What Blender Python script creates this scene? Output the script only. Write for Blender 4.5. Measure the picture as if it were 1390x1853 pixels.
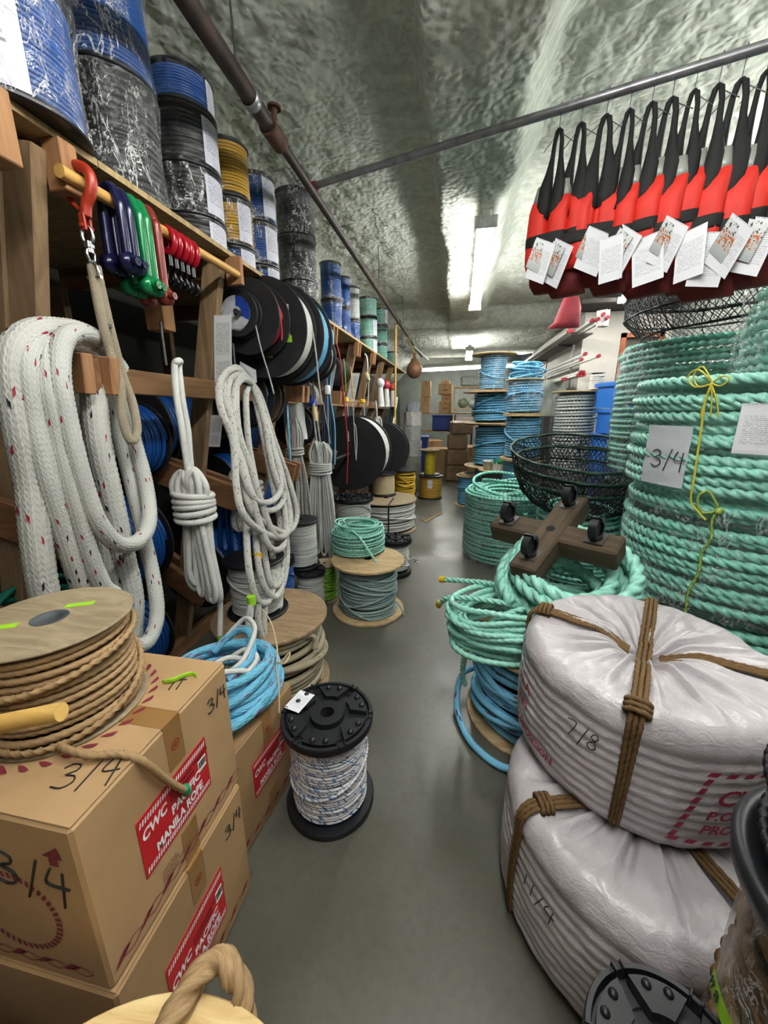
import bpy, bmesh, math, random
import numpy as np
from mathutils import Matrix, Vector, noise

S = bpy.context.scene
C = S.collection
for o in list(bpy.data.objects):
    bpy.data.objects.remove(o)
PI = math.pi
rnd = random.Random(7)

# ------------------------------------------------------------------ camera
cd = bpy.data.cameras.new('camera')
cam = bpy.data.objects.new('camera', cd)
C.objects.link(cam)
cam.location = (0, 0, 1.45)
cam.rotation_euler = (math.radians(90 - 14.92), 0, math.radians(10.556))
cd.sensor_fit = 'VERTICAL'
cd.sensor_height = 36.0
cd.sensor_width = 27.0
cd.lens = 36.0 * 700.0 / 1853.0
cd.clip_start = 0.02
cd.clip_end = 60
S.camera = cam

# ------------------------------------------------------------------ world and exposure
W = bpy.data.worlds.new('world')
S.world = W
W.use_nodes = True
W.node_tree.nodes['Background'].inputs[0].default_value = (0.85, 0.95, 1.0, 1)
W.node_tree.nodes['Background'].inputs[1].default_value = 0.05
S.view_settings.view_transform = 'Standard'
S.view_settings.look = 'None'
S.view_settings.gamma = 1
S.view_settings.use_curve_mapping = False
S.view_settings.exposure = 1.3
TUBE = 34.0        # emission strength of every fluorescent tube

# ------------------------------------------------------------------ materials
def hexc(h):
    h = h.lstrip('#')
    v = [int(h[i:i+2], 16) / 255 for i in (0, 2, 4)]
    return tuple(((c / 12.92) if c <= .04045 else ((c + .055) / 1.055) ** 2.4) for c in v)

class NT:
    def __init__(s, name):
        s.m = bpy.data.materials.new(name)
        s.m.use_nodes = True
        s.t = s.m.node_tree
        s.n = s.t.nodes
        s.b = s.n['Principled BSDF']
        s.out = s.n['Material Output']
    def N(s, typ, **kw):
        n = s.n.new(typ)
        for k, v in kw.items():
            setattr(n, k, v)
        return n
    def L(s, a, b):
        s.t.links.new(a, b)
    def V(s, sock, val):
        if hasattr(val, 'is_linked'):
            s.L(val, sock)
        else:
            sock.default_value = val
    def math(s, op, a, b=None, c=None):
        n = s.N('ShaderNodeMath', operation=op)
        s.V(n.inputs[0], a)
        if b is not None: s.V(n.inputs[1], b)
        if c is not None: s.V(n.inputs[2], c)
        return n.outputs[0]
    def mix(s, f, a, b, blend='MIX'):
        n = s.N('ShaderNodeMix', data_type='RGBA', blend_type=blend)
        s.V(n.inputs[0], f)
        s.V(n.inputs[6], a if hasattr(a, 'is_linked') else (*a[:3], 1))
        s.V(n.inputs[7], b if hasattr(b, 'is_linked') else (*b[:3], 1))
        return n.outputs[2]
    def coord(s, kind='Object', scale=(1, 1, 1)):
        tc = s.N('ShaderNodeTexCoord')
        mp = s.N('ShaderNodeMapping')
        mp.inputs['Scale'].default_value = scale
        s.L(tc.outputs[kind], mp.inputs[0])
        return mp.outputs[0]
    def noise(s, co, scale, detail=3, rough=.55, dist=0):
        n = s.N('ShaderNodeTexNoise')
        s.L(co, n.inputs['Vector'])
        n.inputs['Scale'].default_value = scale
        n.inputs['Detail'].default_value = detail
        n.inputs['Roughness'].default_value = rough
        n.inputs['Distortion'].default_value = dist
        return n.outputs[0]
    def ramp(s, f, lo, hi, a=0.0, b=1.0):
        n = s.N('ShaderNodeMapRange')
        n.clamp = True
        s.L(f, n.inputs[0])
        n.inputs[1].default_value = lo
        n.inputs[2].default_value = hi
        n.inputs[3].default_value = a
        n.inputs[4].default_value = b
        return n.outputs[0]
    def bump(s, h, strength=.5, dist=.002):
        n = s.N('ShaderNodeBump')
        n.inputs['Strength'].default_value = strength
        n.inputs['Distance'].default_value = dist
        s.L(h, n.inputs['Height'])
        s.L(n.outputs[0], s.b.inputs['Normal'])
        return n
    def base(s, c, rough=.6, metal=0.0, spec=.5):
        s.V(s.b.inputs['Base Color'], c if hasattr(c, 'is_linked') else (*c[:3], 1))
        s.b.inputs['Roughness'].default_value = rough
        s.b.inputs['Metallic'].default_value = metal
        s.b.inputs['Specular IOR Level'].default_value = spec

MATS = {}
def plain(name, col, rough=.6, metal=0.0, var=.12, scale=30, bump=0.0, spec=.5, stretch=(1, 1, 1), bdist=.002):
    if name in MATS: return MATS[name]
    t = NT(name)
    c = hexc(col) if isinstance(col, str) else col
    co = t.coord('Object', stretch)
    f = t.noise(co, scale, 4)
    d = tuple(x * (1 - 2 * var) for x in c)
    l = tuple(min(1, x * (1 + var)) for x in c)
    t.base(t.mix(t.ramp(f, .3, .7), d, l), rough, metal, spec)
    if bump: t.bump(f, bump, bdist)
    MATS[name] = t.m
    return t.m

def fibre(name, col, rough=.55, var=.18, spec=.4, sheen=0.0):
    """Laid rope: strands are geometry, the fibres along them are a UV bump."""
    if name in MATS: return MATS[name]
    t = NT(name)
    c = hexc(col) if isinstance(col, str) else col
    co = t.coord('UV', (60, 26, 1))
    f = t.noise(co, 1.0, 2)
    g = t.noise(t.coord('Object'), 9, 3)
    d = tuple(x * (1 - var) for x in c); l = tuple(min(1, x * (1 + var * .5)) for x in c)
    col1 = t.mix(t.ramp(f, .35, .65), d, l)
    col2 = t.mix(t.ramp(g, .3, .7, 0, .35), col1, d)
    t.base(col2, rough, 0, spec)
    t.bump(f, .35, .0015)
    MATS[name] = t.m
    return t.m

def braid(name, col, f=60.0, n=8.0, tracers=(), rate=.975, rough=.6, bump=.7, dist=.003, col2=None):
    """Plaited cover: herringbone picks from the UV (u in metres along, v around), coloured tracer picks."""
    if name in MATS: return MATS[name]
    t = NT(name)
    c = hexc(col)
    uv = t.N('ShaderNodeTexCoord').outputs['UV']
    sp = t.N('ShaderNodeSeparateXYZ'); t.L(uv, sp.inputs[0])
    a = t.math('MULTIPLY', sp.outputs[0], f)
    b = t.math('MULTIPLY', sp.outputs[1], n)
    fb = t.math('FRACT', b)
    tri = t.math('ABSOLUTE', t.math('SUBTRACT', t.math('MULTIPLY', fb, 2.0), 1.0))
    p = t.math('ADD', a, t.math('MULTIPLY', tri, .9))
    fp = t.math('FRACT', p)
    h = t.math('SINE', t.math('MULTIPLY', fp, PI))
    edge = t.ramp(t.math('ABSOLUTE', t.math('SUBTRACT', tri, .5)), .34, .5, 1.0, .35)
    hh = t.math('MULTIPLY', h, edge)
    half = t.math('FLOOR', t.math('MULTIPLY', b, 4.0))
    cv = t.N('ShaderNodeCombineXYZ')
    t.L(t.math('FLOOR', p), cv.inputs[0]); t.L(half, cv.inputs[1])
    wn = t.N('ShaderNodeTexWhiteNoise', noise_dimensions='2D')
    t.L(cv.outputs[0], wn.inputs[0])
    g = t.noise(t.coord('Object'), 6, 3)
    base = t.mix(t.ramp(g, .3, .7), tuple(x * .86 for x in c), c)
    if col2: base = t.mix(t.math('GREATER_THAN', t.math('FRACT', t.math('MULTIPLY', half, .5)), .25), base, hexc(col2))
    for i, tc in enumerate(tracers):
        lo = rate + (1 - rate) * i / len(tracers)
        hi = rate + (1 - rate) * (i + 1) / len(tracers)
        m = t.math('MULTIPLY', t.math('GREATER_THAN', wn.outputs[0], lo), t.math('LESS_THAN', wn.outputs[0], hi))
        base = t.mix(m, base, hexc(tc))
    t.base(base, rough, 0, .35)
    t.bump(hh, bump, dist)
    MATS[name] = t.m
    return t.m

def wood(name, c1, c2, axis='Z', scale=7, rough=.75):
    if name in MATS: return MATS[name]
    t = NT(name)
    st = {'Z': (1, 1, .06), 'Y': (1, .06, 1), 'X': (.06, 1, 1)}[axis]
    co = t.coord('Object', st)
    f = t.noise(co, scale * 4, 5, .6, .6)
    k = t.noise(t.coord('Object'), 3, 3)
    a, b = hexc(c1), hexc(c2)
    col = t.mix(t.ramp(f, .3, .7), a, b)
    col = t.mix(t.ramp(k, .55, .8, 0, .45), col, tuple(x * .5 for x in a))
    t.base(col, rough, 0, .3)
    t.bump(f, .3, .002)
    MATS[name] = t.m
    return t.m

def plywood(name, c1, c2):
    if name in MATS: return MATS[name]
    t = NT(name)
    f = t.noise(t.coord('Object', (2.0, 9, 2.0)), 3, 5, .6, 1.6)
    k = t.noise(t.coord('Object'), 22, 4)
    col = t.mix(t.ramp(f, .35, .65), hexc(c1), hexc(c2))
    col = t.mix(t.ramp(k, .6, .8, 0, .5), col, tuple(x * .55 for x in hexc(c1)))
    t.base(col, .7, 0, .3)
    t.bump(f, .15, .002)
    MATS[name] = t.m
    return t.m

def film(name, haze=.16, tint=(1, 1, 1), wr=1.0, stretch=(1, 1, .45)):
    """Clear stretch wrap: mostly transparent, glossy, slightly hazy, highlights painted white along its creases."""
    if name in MATS: return MATS[name]
    t = NT(name)
    co = t.coord('Object', stretch)
    f = t.noise(co, 16 * wr, 5, .6, 1.2)
    f2 = t.noise(co, 43 * wr, 3, .6, .8)
    ridge = t.math('ABSOLUTE', t.math('SUBTRACT', f, .5))
    crease_glint = t.ramp(ridge, 0, .022, 1.0, 0.0)
    fine_glint = t.ramp(t.math('ABSOLUTE', t.math('SUBTRACT', f2, .5)), 0, .03, .8, 0.0)
    patch = t.ramp(t.noise(co, 5 * wr, 2), .42, .62)
    patch2 = t.ramp(t.noise(co, 7 * wr, 3, .5, 1.0), .5, .62)
    crease_glint = t.math('MAXIMUM', t.math('MULTIPLY', crease_glint, patch), t.math('MULTIPLY', fine_glint, patch2))
    tr = t.N('ShaderNodeBsdfTransparent')
    t.base(tint, .13, 0, .9)
    bm = t.bump(f, 1.0, .03)
    lw = t.N('ShaderNodeLayerWeight')
    fz = t.math('ADD', t.math('MULTIPLY', t.math('POWER', lw.outputs['Facing'], 4.0), .5), .045)
    gl = t.N('ShaderNodeBsdfGlossy'); gl.inputs['Roughness'].default_value = .14
    t.L(bm.outputs[0], gl.inputs['Normal'])
    m1 = t.N('ShaderNodeMixShader')
    t.L(fz, m1.inputs[0])
    t.L(tr.outputs[0], m1.inputs[1]); t.L(gl.outputs[0], m1.inputs[2])
    fac = t.math('MINIMUM', t.math('ADD', t.math('MULTIPLY', crease_glint, haze * 2.2), haze * .10), .9)  # the film's own haze, plus crease highlights painted in white
    ms = t.N('ShaderNodeMixShader')
    t.L(fac, ms.inputs[0]); t.L(m1.outputs[0], ms.inputs[1]); t.L(t.b.outputs[0], ms.inputs[2])
    t.L(ms.outputs[0], t.out.inputs[0])
    MATS[name] = t.m
    return t.m

def paper(name, col='#e4e4e8', ink='#5a5a62', rows=60, amount=.5, kind='UV'):
    """A printed sheet: rows of small print in uneven words, in UV (0..1)."""
    if name in MATS: return MATS[name]
    t = NT(name)
    uv = t.N('ShaderNodeTexCoord').outputs['UV']
    sp = t.N('ShaderNodeSeparateXYZ'); t.L(uv, sp.inputs[0])
    r = t.math('MULTIPLY', sp.outputs[1], float(rows))
    fr = t.math('FRACT', r)
    line = t.math('MULTIPLY', t.math('GREATER_THAN', fr, .35), t.math('LESS_THAN', fr, .8))
    cv = t.N('ShaderNodeCombineXYZ')
    t.L(t.math('MULTIPLY', sp.outputs[0], 40.0), cv.inputs[0]); t.L(t.math('FLOOR', r), cv.inputs[1])
    nz = t.N('ShaderNodeTexNoise'); t.L(cv.outputs[0], nz.inputs[0]); nz.inputs['Scale'].default_value = .9
    words = t.math('GREATER_THAN', nz.outputs[0], .47)
    cv2 = t.N('ShaderNodeCombineXYZ'); t.L(t.math('FLOOR', t.math('MULTIPLY', r, .2)), cv2.inputs[1])
    wn = t.N('ShaderNodeTexWhiteNoise', noise_dimensions='2D'); t.L(cv2.outputs[0], wn.inputs[0])
    para = t.math('LESS_THAN', wn.outputs[0], amount)
    inx = t.math('MULTIPLY', t.math('GREATER_THAN', sp.outputs[0], .1), t.math('LESS_THAN', sp.outputs[0], .9))
    m = t.math('MULTIPLY', t.math('MULTIPLY', line, words), t.math('MULTIPLY', para, inx))
    t.base(t.mix(t.math('MULTIPLY', m, .75), hexc(col), hexc(ink)), .6, 0, .3)
    MATS[name] = t.m
    return t.m

def emit(name, col, strength):
    if name in MATS: return MATS[name]
    t = NT(name)
    e = t.N('ShaderNodeEmission')
    e.inputs[0].default_value = (*col, 1)
    e.inputs[1].default_value = strength
    t.L(e.outputs[0], t.out.inputs[0])
    MATS[name] = t.m
    return t.m

# ------------------------------------------------------------------ mesh builder
class MB:
    def __init__(s):
        s.v = []; s.f = []; s.uv = []; s.sm = []; s.n = 0
    def add(s, v, f, uv=None, smooth=True):
        """v Nx3, f list/array of index tuples, uv per face-corner list (same shape as f) or None."""
        v = np.asarray(v, float).reshape(-1, 3)
        s.v.append(v)
        for i, q in enumerate(f):
            s.f.append(tuple(int(k) + s.n for k in q))
            s.uv.append(None if uv is None else uv[i])
            s.sm.append(smooth)
        s.n += len(v)
        return s
    def box(s, c, d, rot=None, bev=0.0):
        """A box of size d about c; with bev its edges are chamfered."""
        hx, hy, hz = d[0] / 2, d[1] / 2, d[2] / 2
        b = min(bev, hx * .45, hy * .45, hz * .45)
        if b <= 0:
            v = [(x, y, z) for x in (-hx, hx) for y in (-hy, hy) for z in (-hz, hz)]
            f = [(0, 1, 3, 2), (4, 6, 7, 5), (0, 4, 5, 1), (2, 3, 7, 6), (0, 2, 6, 4), (1, 5, 7, 3)]
        else:
            bm = bmesh.new()
            bmesh.ops.create_cube(bm, size=1)
            for q in bm.verts: q.co = (q.co.x * 2 * hx, q.co.y * 2 * hy, q.co.z * 2 * hz)
            bmesh.ops.bevel(bm, geom=bm.edges[:], offset=b, segments=1, affect='EDGES', profile=.5)
            bm.verts.index_update()
            v = [tuple(q.co) for q in bm.verts]; f = [[q.index for q in fc.verts] for fc in bm.faces]
            bm.free()
        v = np.array(v)
        if rot is not None: v = v @ np.array(rot.to_3x3()).T
        return s.add(v + np.array(c), f, None, False)
    def beam(s, a, b, w, h, up=(0, 0, 1), bev=.003):
        """A timber from a to b: w across, h along `up`."""
        a, b = Vector(a), Vector(b)
        d = (b - a); L = d.length; d.normalize()
        side = d.cross(Vector(up)).normalized(); u2 = side.cross(d).normalized()
        R = Matrix((d, side, u2)).transposed()
        return s.box((a + b) / 2, (L, w, h), R, bev)
    def lathe(s, prof, seg=48, c=(0, 0, 0), rot=None, smooth=True, a0=0, a1=2 * PI):
        """prof: list of (r, z). UV: u = arc metres, v = along the profile."""
        prof = np.array(prof, float); m = len(prof)
        full = abs(a1 - a0 - 2 * PI) < 1e-6
        na = seg if full else seg + 1
        an = a0 + (a1 - a0) * np.arange(na) / seg
        v = np.zeros((na, m, 3))
        v[:, :, 0] = np.cos(an)[:, None] * prof[None, :, 0]
        v[:, :, 1] = np.sin(an)[:, None] * prof[None, :, 0]
        v[:, :, 2] = prof[None, :, 1]
        v = v.reshape(-1, 3)
        if rot is not None: v = v @ np.array(rot.to_3x3()).T
        f = []; uv = []
        for i in range(seg):
            j = (i + 1) % na if full else i + 1
            for k in range(m - 1):
                f.append((i * m + k, j * m + k, j * m + k + 1, i * m + k + 1))
                u0, u1 = i / seg, (i + 1) / seg; w0, w1 = k / (m - 1), (k + 1) / (m - 1)
                uv.append(((u0, w0), (u1, w0), (u1, w1), (u0, w1)))
        return s.add(v + np.array(c), f, uv, smooth)
    def cyl(s, a, b, r, seg=16, r2=None, cap=True):
        a, b = Vector(a), Vector(b)
        d = b - a; L = d.length
        R = d.to_track_quat('Z', 'Y').to_matrix()
        r2 = r if r2 is None else r2
        s.lathe([(r, 0), (r2, L)], seg, a, R)
        if cap:
            s.lathe([(0.0001, 0), (r, 0)][::-1], seg, a, R, False)
            s.lathe([(r2, L), (0.0001, L)], seg, a, R, False)
        return s
    def sweep(s, path, r, k=8, lobes=0, depth=.26, pitch=.1, closed=False, cap=True, flat=1.0, up=None, phase=0.0, plait=None):
        """A tube along a path (Nx3), radius scalar or per point. lobes > 0: laid strands that turn once per pitch (the
        section turns with them). plait = (picks per metre, columns, height): herringbone picks raised from the surface."""
        P = np.asarray(path, float); N = len(P)
        if closed:
            T = np.roll(P, -1, 0) - np.roll(P, 1, 0)
        else:
            T = np.gradient(P, axis=0)
        T /= np.maximum(np.linalg.norm(T, axis=1, keepdims=True), 1e-9)
        seg = np.linalg.norm(np.diff(P, axis=0), axis=1)
        L = np.concatenate([[0], np.cumsum(seg)])
        U = np.zeros_like(P)
        u = np.array(up if up is not None else ((0, 0, 1) if abs(T[0][2]) < .9 else (1, 0, 0)), float)
        if up is not None:
            U = u[None, :] - T * (T @ u)[:, None]
            U /= np.maximum(np.linalg.norm(U, axis=1, keepdims=True), 1e-9)
        else:
            for i in range(N):
                u = u - T[i] * T[i].dot(u); u /= max(np.linalg.norm(u), 1e-9); U[i] = u
        V = np.cross(T, U)
        if lobes: k = lobes * max(2, int(round(k / lobes)))
        th = np.broadcast_to((2 * PI * np.arange(k) / k)[None, :], (N, k))
        rr = np.broadcast_to(np.asarray(r, float), (N,))
        if lobes:
            prof = 1 - depth * 1.7 * (1 - np.abs(np.cos(lobes / 2 * 2 * PI * np.arange(k) / k))) ** 1.25
            rad = np.broadcast_to(prof[None, :], (N, k))
            Lt = L[-1]
            turns = Lt / pitch
            if closed: turns = max(1, round(turns * lobes)) / lobes * (Lt / (Lt + seg[0]) if len(seg) else 1)
            th = th + (phase + 2 * PI * turns * L / max(Lt, 1e-9))[:, None]
        else:
            rad = np.ones((N, k))
        if plait:
            pf, pn, ph = plait
            tri = np.abs(((np.arange(k) / k * pn) % 1) * 2 - 1)
            hp = (L[:, None] * pf + tri[None, :] * .9) % 1
            edge = 1 - np.clip((np.abs(tri - .5) - .36) / .14, 0, 1) * .6
            rad = rad * (1 + ph * (np.sin(PI * hp) ** .6) * edge[None, :])
        rad = rad * rr[:, None]
        X = np.cos(th)[:, :, None] * U[:, None, :] + flat * np.sin(th)[:, :, None] * V[:, None, :]
        v = (P[:, None, :] + rad[:, :, None] * X).reshape(-1, 3)
        base = s.n
        s.v.append(v)
        M = N if closed else N - 1
        i = np.arange(M)[:, None]; j = np.arange(k)[None, :]; i2 = (i + 1) % N; j2 = (j + 1) % k
        q = np.stack([i * k + j, i2 * k + j, i2 * k + j2, i * k + j2], -1).reshape(-1, 4) + base
        s.f.extend(map(tuple, q.tolist()))
        l0 = L[:M]; l1 = np.append(L[1:], L[-1] + (seg[0] if len(seg) else 0))[:M]
        z = np.zeros((M, k))
        uu = np.stack([np.stack([l0[:, None] + z, j / k + z], -1), np.stack([l1[:, None] + z, j / k + z], -1), np.stack([l1[:, None] + z, (j + 1) / k + z], -1), np.stack([l0[:, None] + z, (j + 1) / k + z], -1)], 2).reshape(-1, 4, 2)
        s.uv.extend(uu.tolist())
        s.sm.extend([True] * len(q))
        if cap and not closed:
            s.f.append(tuple(base + j for j in range(k))); s.uv.append(None); s.sm.append(False)
            s.f.append(tuple(base + (N - 1) * k + j for j in reversed(range(k)))); s.uv.append(None); s.sm.append(False)
        s.n += len(v)
        return s
    def grid(s, P, smooth=True, uv=True):
        """P: n x m x 3 array of points, a sheet."""
        P = np.asarray(P, float); n, m, _ = P.shape
        f = []; u = []
        for i in range(n - 1):
            for j in range(m - 1):
                f.append((i * m + j, (i + 1) * m + j, (i + 1) * m + j + 1, i * m + j + 1))
                a, b, c, d = i / (n - 1), (i + 1) / (n - 1), j / (m - 1), (j + 1) / (m - 1)
                u.append(((a, c), (b, c), (b, d), (a, d)))
        return s.add(P.reshape(-1, 3), f, u if uv else None, smooth)
    def ball(s, c, r, seg=16, ring=10, sc=(1, 1, 1)):
        t = np.linspace(-PI / 2, PI / 2, ring)
        v = [(max(1e-4, math.cos(x)), math.sin(x)) for x in t]
        b = MB().lathe(v, seg)
        q = np.concatenate(b.v) * r * np.array(sc) + np.array(c)
        return s.add(q, b.f, b.uv, True)
    def xf(s, M):
        A = np.array(M)
        s.v = [np.c_[v, np.ones(len(v))] @ A.T[:, :3] for v in s.v]
        return s
    def build(s, name, mat, parent=None, at=None):
        """Link as one object. at: world base point to subtract (for a thing that is one mesh, or a part of an Empty)."""
        v = np.concatenate(s.v) if s.v else np.zeros((0, 3))
        off = np.array(at if at is not None else (0, 0, 0), float)
        me = bpy.data.meshes.new(name)
        me.from_pydata((v - off).tolist(), [], s.f)
        ul = me.uv_layers.new(name='UVMap')
        buf = np.zeros((len(me.loops), 2), np.float32); k = 0
        for q, u in zip(s.f, s.uv):
            if u is not None: buf[k:k + len(q)] = u
            k += len(q)
        ul.data.foreach_set('uv', buf.ravel())
        me.polygons.foreach_set('use_smooth', s.sm)
        me.materials.append(mat)
        me.update()
        o = bpy.data.objects.new(name, me)
        C.objects.link(o)
        if parent is not None: o.parent = parent
        elif at is not None: o.location = at
        return o

def tag(o, label, cat, group=None, kind=None):
    if label: o['label'] = label
    if cat: o['category'] = cat
    if group: o['group'] = group
    if kind: o['kind'] = kind
    return o
def thing(name, label, cat, loc=(0, 0, 0), rz=0.0, group=None, rot=None):
    o = bpy.data.objects.new(name, None)
    o.empty_display_size = .05
    C.objects.link(o)
    o.location = loc
    o.rotation_euler = rot if rot is not None else (0, 0, rz)
    return tag(o, label, cat, group)
def copy_tree(o, parent=None):
    c = o.copy(); C.objects.link(c)
    if parent is not None: c.parent = parent
    for ch in list(o.children): copy_tree(ch, c)
    return c
def struct(o):
    o['kind'] = 'structure'
    return o

def card_mesh(w, h, t=.0012):
    mb = MB()
    mb.add([(-w / 2, -h / 2, t), (w / 2, -h / 2, t), (w / 2, h / 2, t), (-w / 2, h / 2, t)], [(0, 1, 2, 3)], [((0, 0), (1, 0), (1, 1), (0, 1))], False)
    mb.box((0, 0, t * .45), (w, h, t * .9))
    return mb
def smooth_path(pts, step=.012, closed=False):
    """Catmull-Rom through pts, resampled at about `step`."""
    P = np.asarray(pts, float); n = len(P)
    out = []
    idx = range(n if closed else n - 1)
    for i in idx:
        if closed:
            p0, p1, p2, p3 = P[(i - 1) % n], P[i], P[(i + 1) % n], P[(i + 2) % n]
        else:
            p0, p1, p2, p3 = P[max(i - 1, 0)], P[i], P[i + 1], P[min(i + 2, n - 1)]
        m = max(2, int(np.linalg.norm(p2 - p1) / step))
        t = (np.arange(m) / m)[:, None]
        out.append(.5 * ((2 * p1) + (-p0 + p2) * t + (2 * p0 - 5 * p1 + 4 * p2 - p3) * t ** 2 + (-p0 + 3 * p1 - 3 * p2 + p3) * t ** 3))
    if not closed: out.append(P[-1:])
    return np.concatenate(out)

def winding(R, z0, z1, r, seg=56, jitter=.0, seed=0, bulge=0.0, gap=1.0, sag=0.0):
    """Helix of one rope layer round a drum."""
    turns = max(1.0, (z1 - z0 - 2 * r) / (2 * r * gap))
    n = int(turns * seg) + 1
    t = np.arange(n) / seg
    a = 2 * PI * t
    rg = np.random.default_rng(seed)
    z = z0 + r + t * 2 * r * gap
    rad = np.full(n, R)
    if jitter:
        ph = rg.uniform(0, 6.28, 4)
        for q in range(4):
            w = rg.uniform(.15, .9)
            z += jitter * r * np.sin(w * a + ph[q]) * .6
            rad += jitter * r * .6 * np.sin(w * 1.7 * a + ph[q])
    if bulge: rad += bulge * np.sin(PI * (z - z0) / (z1 - z0))
    return np.c_[rad * np.cos(a), rad * np.sin(a), z]

FONT = {}
def letters(txt, size, mat, parent, fn, name='lettering', bold=0.0, align='LEFT', xs=1.0):
    """Flat lettering: the built-in font turned into a mesh once; fn maps (x, y) of the text plane to a point."""
    cu = bpy.data.curves.new('txt', 'FONT')
    cu.body = txt; cu.size = size; cu.offset = bold; cu.align_x = align; cu.resolution_u = 3
    o = bpy.data.objects.new('txt', cu); C.objects.link(o)
    dg = bpy.context.evaluated_depsgraph_get()
    me = bpy.data.meshes.new_from_object(o.evaluated_get(dg))
    bpy.data.objects.remove(o); bpy.data.curves.remove(cu)
    bm = bmesh.new(); bm.from_mesh(me)
    bmesh.ops.triangulate(bm, faces=bm.faces[:])
    for v in bm.verts: v.co = Vector(fn(v.co.x * xs, v.co.y))
    bm.to_mesh(me); bm.free()
    me.materials.clear(); me.materials.append(mat)
    me.name = name
    ob = bpy.data.objects.new(name, me); C.objects.link(ob); ob.parent = parent
    return ob

STROKES = {
    '3': [[(.05, .85), (.3, 1), (.6, .9), (.55, .68), (.25, .55), (.6, .45), (.68, .2), (.4, .0), (.0, .12)]],
    '4': [[(.25, 1), (.1, .5), (.7, .5)], [(.55, .95), (.5, -.15)]],
    '/': [[(.45, 1.1), (.1, -.2)]],
    '7': [[(.05, .95), (.6, .98), (.3, 0)]],
    '8': [[(.45, .55), (.15, .75), (.35, 1), (.55, .8), (.3, .5), (.05, .25), (.3, 0), (.55, .2), (.4, .5)]],
    '1': [[(.3, 1), (.28, 0)]],
    'H': [[(0, 1), (0, 0)], [(.5, 1), (.5, 0)], [(0, .5), (.5, .5)]],
    'S': [[(.5, .9), (.2, 1), (.05, .75), (.45, .45), (.4, .1), (.0, .1)]],
    '#': [[(.2, 1), (.1, 0)], [(.55, 1), (.45, 0)], [(0, .65), (.7, .68)]],
}
def scrawl(txt, size, r, mat, parent, fn, name='handwriting', adv=.85):
    """Marker handwriting: strokes laid on a surface by fn(x, y)."""
    mb = MB(); x = 0
    for ch in txt:
        for st in STROKES[ch]:
            p = smooth_path([(x + a * size, b * size, 0) for a, b in st], size * .12) if len(st) > 2 else np.array([(x + a * size, b * size, 0) for a, b in st])
            q = np.array([fn(a, b) for a, b, _ in p])
            mb.sweep(q, r, 5)
        x += (adv if ch not in '/1' else adv * .65) * size
    return mb.build(name, mat, parent)

# ------------------------------------------------------------------ shared materials
def foam_mat():
    t = NT('spray_foam')
    co = t.coord('Object')
    f = t.noise(co, 13, 6, .64, .4)
    g = t.noise(co, 1.6, 3)
    k = t.noise(co, 34, 4, .6)
    c = t.mix(t.ramp(f, .3, .7), hexc('#b0b6aa'), hexc('#dbdfd4'))
    c = t.mix(t.ramp(g, .5, .72, 0, .4), c, hexc('#8f988b'))
    t.base(c, .85, 0, .25)
    v = t.N('ShaderNodeTexVoronoi', feature='SMOOTH_F1'); v.inputs['Scale'].default_value = 26; v.inputs['Smoothness'].default_value = .6
    wv = t.N('ShaderNodeVectorMath', operation='ADD'); t.L(co, wv.inputs[0])
    sc = t.N('ShaderNodeVectorMath', operation='SCALE'); sc.inputs['Scale'].default_value = .05
    nn = t.N('ShaderNodeTexNoise'); nn.inputs['Scale'].default_value = 8; t.L(co, nn.inputs['Vector']); t.L(nn.outputs[1], sc.inputs[0]); t.L(sc.outputs[0], wv.inputs[1])
    t.L(wv.outputs[0], v.inputs['Vector'])
    h = t.math('ADD', t.math('MULTIPLY', f, .5), t.math('MULTIPLY', v.outputs[0], -.9))
    t.bump(h, .6, .026)
    return t.m
M_FOAM = foam_mat()
def floor_mat():
    t = NT('concrete_floor')
    co = t.coord('Object')
    f = t.noise(co, 2.2, 6, .6)
    k = t.noise(co, 40, 4)
    sp = t.noise(co, 14, 2)
    c = t.mix(t.ramp(f, .3, .7), hexc('#4f4e45'), hexc('#5f5e56'))
    c = t.mix(t.ramp(k, .4, .7, 0, .35), c, hexc('#44433c'))
    c = t.mix(t.ramp(sp, .72, .76, 0, .5), c, hexc('#4a4a44'))
    t.base(c, .35, 0, .5)
    t.L(t.ramp(f, .3, .7, .26, .46), t.b.inputs['Roughness'])
    t.bump(k, .08, .002)
    return t.m
M_FLOOR = floor_mat()
M_WALL = plain('grey_wall', '#70746e', .9, 0, .1, 5, .3)
M_WHITEWALL = plain('white_wall', '#c9c4bc', .8, 0, .04, 5, .1)
M_STUD = wood('stud', '#6d573f', '#957b5c', 'Z')
M_RAIL = wood('rail', '#664a32', '#8d6a48', 'Y')
M_ARM = wood('arm', '#69492f', '#93694a', 'X')
M_END = wood('fresh_end', '#8c6243', '#ab815b', 'Z', 9)
M_PLY = plywood('shelf_ply', '#8f7750', '#b39a6e')
M_SPRUCE = plywood('spruce_ply', '#9f8764', '#c2a880')
M_OLDPLY = plywood('old_ply', '#7f6a50', '#a0866a')
M_CARDFL = plywood('fibre_board', '#85765e', '#a08f74')
M_PALEPLY = plywood('pale_ply', '#c9a871', '#e3c893')
M_BLACK = plain('black_plastic', '#14161b', .42, 0, .2, 14, .05)
M_BLACK2 = plain('dusty_black_plastic', '#1c1d20', .55, 0, .25, 9, .05)
M_BORE = plain('dark_bore', '#0a0a0a', .9)
M_PIPE = plain('old_iron', '#3d312b', .55, .3, .3, 12, .2)
M_GALV = plain('galvanised', '#9a9aa0', .38, .75, .15, 20, .05)
M_CHROME = plain('chrome', '#c8c8cc', .22, 1.0, .05)
M_SPIKE = plain('steel_spike', '#5d5f60', .4, .8, .2)
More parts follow.
